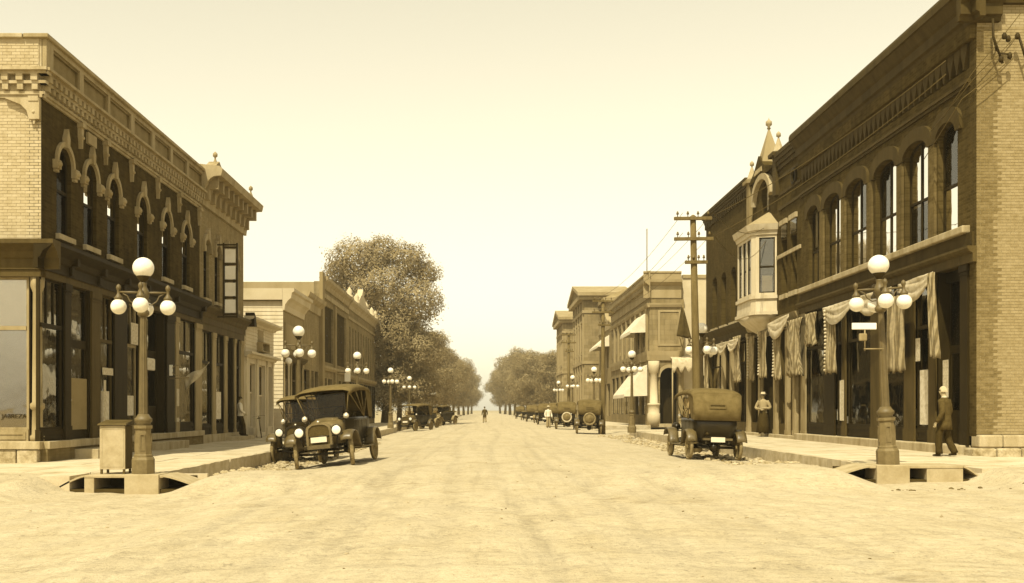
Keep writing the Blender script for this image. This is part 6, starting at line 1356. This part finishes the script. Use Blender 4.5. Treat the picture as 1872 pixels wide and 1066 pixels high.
person('tiny far figure in dark coat walking in the middle of the road', (-0.05, 112, lerp_keys(CROWN, 0)), R(8), 0.93,
       (-0.10, 0.14, 0.50), (-0.11, 0.10, 0.09), (0.10, 0.0, 0.49), (0.11, -0.22, 0.13), (-0.27, -0.03, 1.12), (-0.28, 0.1, 0.87), (0.27, 0.02, 1.12), (0.27, 0.1, 0.88), M_SUIT, M_TAN2, M_HAIRD)
person('small far figure in white shirt behind the right parked cars', (5.1, 84, lerp_keys(CROWN, 5.1)), R(-160), 0.93,
       (-0.10, 0.02, 0.50), (-0.11, 0.0, 0.09), (0.10, 0.06, 0.50), (0.11, 0.02, 0.09), (-0.28, -0.02, 1.12), (-0.28, 0.1, 0.87), (0.28, -0.02, 1.12), (0.28, 0.1, 0.87), M_SHIRT, M_TAN2, M_HAIRD, hat=M_HAT)

# ------------------------------------------------------------------ trees
def leafcloud(clumps, n, size, seed):
    rnd = random.Random(seed); vs = []; fs = []; tot = sum(c[3]**2 for c in clumps)
    for (cx, cy, cz, cr) in clumps:
        for _ in range(int(n*cr*cr/tot)):
            while True:
                x, y, z = rnd.uniform(-1, 1), rnd.uniform(-1, 1), rnd.uniform(-1, 1); d = math.sqrt(x*x+y*y+z*z)
                if 0.02 < d <= 1: break
            k = d**-0.5 if rnd.random() < 0.85 else 1.0; k *= 1.0+abs(rnd.gauss(0, 0.13))-0.06
            k *= 1+0.42*noise.noise((x*2.2/d+cx, y*2.2/d+cy, z*2.2/d+cz))
            p = Vector((cx+x*k*cr, cy+y*k*cr, cz+z*k*cr*0.88))
            a = (Vector((x, y, z))/d*1.0+Vector((rnd.gauss(0, 0.36), rnd.gauss(0, 0.36), rnd.gauss(0, 0.36)+0.15))).normalized(); b = a.orthogonal().normalized(); b.rotate(Matrix.Rotation(rnd.uniform(0, 6.28), 3, a)); c = a.cross(b)
            s_ = size*rnd.uniform(0.55, 1.35); i = len(vs)
            vs += [tuple(p-b*s_*0.5), tuple(p+c*s_*0.3-a*s_*0.08), tuple(p+b*s_*0.5), tuple(p-c*s_*0.3-a*s_*0.08)]; fs.append((i, i+1, i+2, i+3))
    me = bpy.data.meshes.new('crown'); me.from_pydata(vs, [], fs); me.update(); return me
def tree_wood(h, clumps, r0, seed, cb):
    rnd = random.Random(seed); mb = MB(); top = (rnd.uniform(-.4, .4), 0, h*0.72)
    tp = [(0, 0, -0.2), (0.03*h*rnd.uniform(-1, 1), 0.1, h*0.22), (0.05*h*rnd.uniform(-1, 1), -0.1, h*0.45), top]; mb.tube(tp, [r0*1.25, r0*0.9, r0*0.65, r0*0.2], 10)
    for (cx, cy, cz, cr) in clumps:
        z0 = max(cb, min(cz-cr*0.6, h*0.6)*0.7); t = z0/(h*0.72); s_ = Vector((top[0]*t, 0, z0)); e = Vector((cx, cy, cz)); m = s_.lerp(e, 0.5)+Vector((rnd.uniform(-.3, .3), rnd.uniform(-.3, .3), -0.3))
        mb.tube([s_, m, e], [r0*0.42, r0*0.25, r0*0.08], 6)
        for _ in range(3): q = e+Vector((rnd.uniform(-1, 1), rnd.uniform(-1, 1), rnd.uniform(-.4, 1)))*cr*0.8; mb.tube([m.lerp(e, 0.6), q], [r0*0.13, r0*0.03], 5)
    return mb
k = 84/F
pc = [(650,480,44),(695,462,34),(742,478,38),(776,500,28),(618,500,28),(700,535,56),(765,555,44),(650,545,46),(722,610,58),(768,640,44),(690,650,52),(735,695,44),(610,540,30),(700,712,42),(765,705,40),(655,690,40)]
rnd = random.Random(3); cl = [((px-705)*k, rnd.uniform(-1.6, 1.6), (750-py)*k+EYE-ZL, pr*k*1.02) for px, py, pr in pc]
t = empty('broadleaf_tree', ((705-887)*k, 112 if False else 104, ZL)); t.location = ((705-887)*104/F, 104, ZL)
sc_ = 104/84.0; cl = [(a*sc_, b*sc_, (c-1.25)*sc_+1.25, d*sc_) for a, b, c, d in cl]
tag(t, 'tallest leafy tree rising behind the brick blocks at left', 'tree', 'leafy street trees')
link('crown', leafcloud(cl, 90000, 0.21, 5), M_LEAF2, t); tree_wood(17, cl, 0.42, 5, 3.0).build('trunk', M_BARK, t)
var = []
for v in range(4):
    rnd = random.Random(20+v); cl = []
    for i in range(13):
        a = i*2.4; rr = 2.9*math.sqrt((i % 7)/7)*rnd.uniform(.8, 1.15); z = 3.5+i*0.67+rnd.uniform(-.5, .5); fall = 1-max(0, (z-9)/6)
        cl.append((rr*math.cos(a)*fall, rr*math.sin(a)*fall, z, rnd.uniform(1.5, 2.2)*(0.75+0.25*fall)))
    var.append((leafcloud(cl, 30000, 0.21, 40+v), tree_wood(13, cl, 0.26, 60+v, 2.6).mesh('trunk')))
for c, w in var: c.materials.append(M_LEAF); w.materials.append(M_BARK)
rowL = [(-9.6, 116, 0.98), (-8.6, 134, 0.95), (-8.2, 156, 1.0), (-8.0, 180, 1.02), (-8.0, 206, 1.05), (-7.4, 238, 1.1), (-7.0, 275, 1.15), (-6.6, 320, 1.2), (-6.2, 375, 1.25), (-5.8, 440, 1.35)]
rowR = [(12.0, 186, 0.95), (9.6, 200, 0.98), (9.2, 224, 1.1), (9.0, 250, 1.2), (8.2, 285, 1.35), (7.8, 325, 1.45), (7.2, 375, 1.5), (6.4, 440, 1.5), (14.5, 238, 1.1)]
ords = ['nearest', 'second', 'third', 'fourth', 'fifth', 'sixth', 'seventh', 'eighth', 'ninth', 'farthest']
for side, row in (('left', rowL), ('right', rowR)):
    for i, (x, y, s_) in enumerate(row):
        t = empty('street_tree', (x, y, 0.2), random.uniform(0, 6.28)); t.scale = (s_*1.05, s_*1.05, s_*random.uniform(.95, 1.05)); c, w = var[(i*3+(side == 'right')) % 4]
        link('crown', c, None, t); link('trunk', w, None, t); tag(t, '%s leafy tree counting from the camera in the %s row' % (ords[i], side), 'tree', 'leafy street trees')
# wooded background beyond the end of the street
clw = [(random.uniform(-320, 320), random.uniform(560, 640), random.uniform(4, 9), random.uniform(6, 10)) for _ in range(70)]
clw = [c for c in clw if abs(c[0]) > 16]
o = link('far_wood', leafcloud(clw, 16000, 1.6, 77), M_LEAF2); tag(o, 'far hazy wood closing the view beyond the town', None, None, 'stuff')
# ------------------------------------------------------------------ haze
s = NT('haze_air'); s.n.remove(s.b); pv = s.new('ShaderNodeVolumePrincipled'); pv.inputs['Color'].default_value = (1.0, 0.93, 0.72, 1); pv.inputs['Density'].default_value = 0.0005; pv.inputs['Anisotropy'].default_value = 0.2
s.L(pv.outputs[0], s.out.inputs['Volume'])
hz = MB().box(-450, 450, -60, 760, -1.4, 30).build('haze', s.m); tag(hz, 'thin pale haze in the street air', None, None, 'stuff')
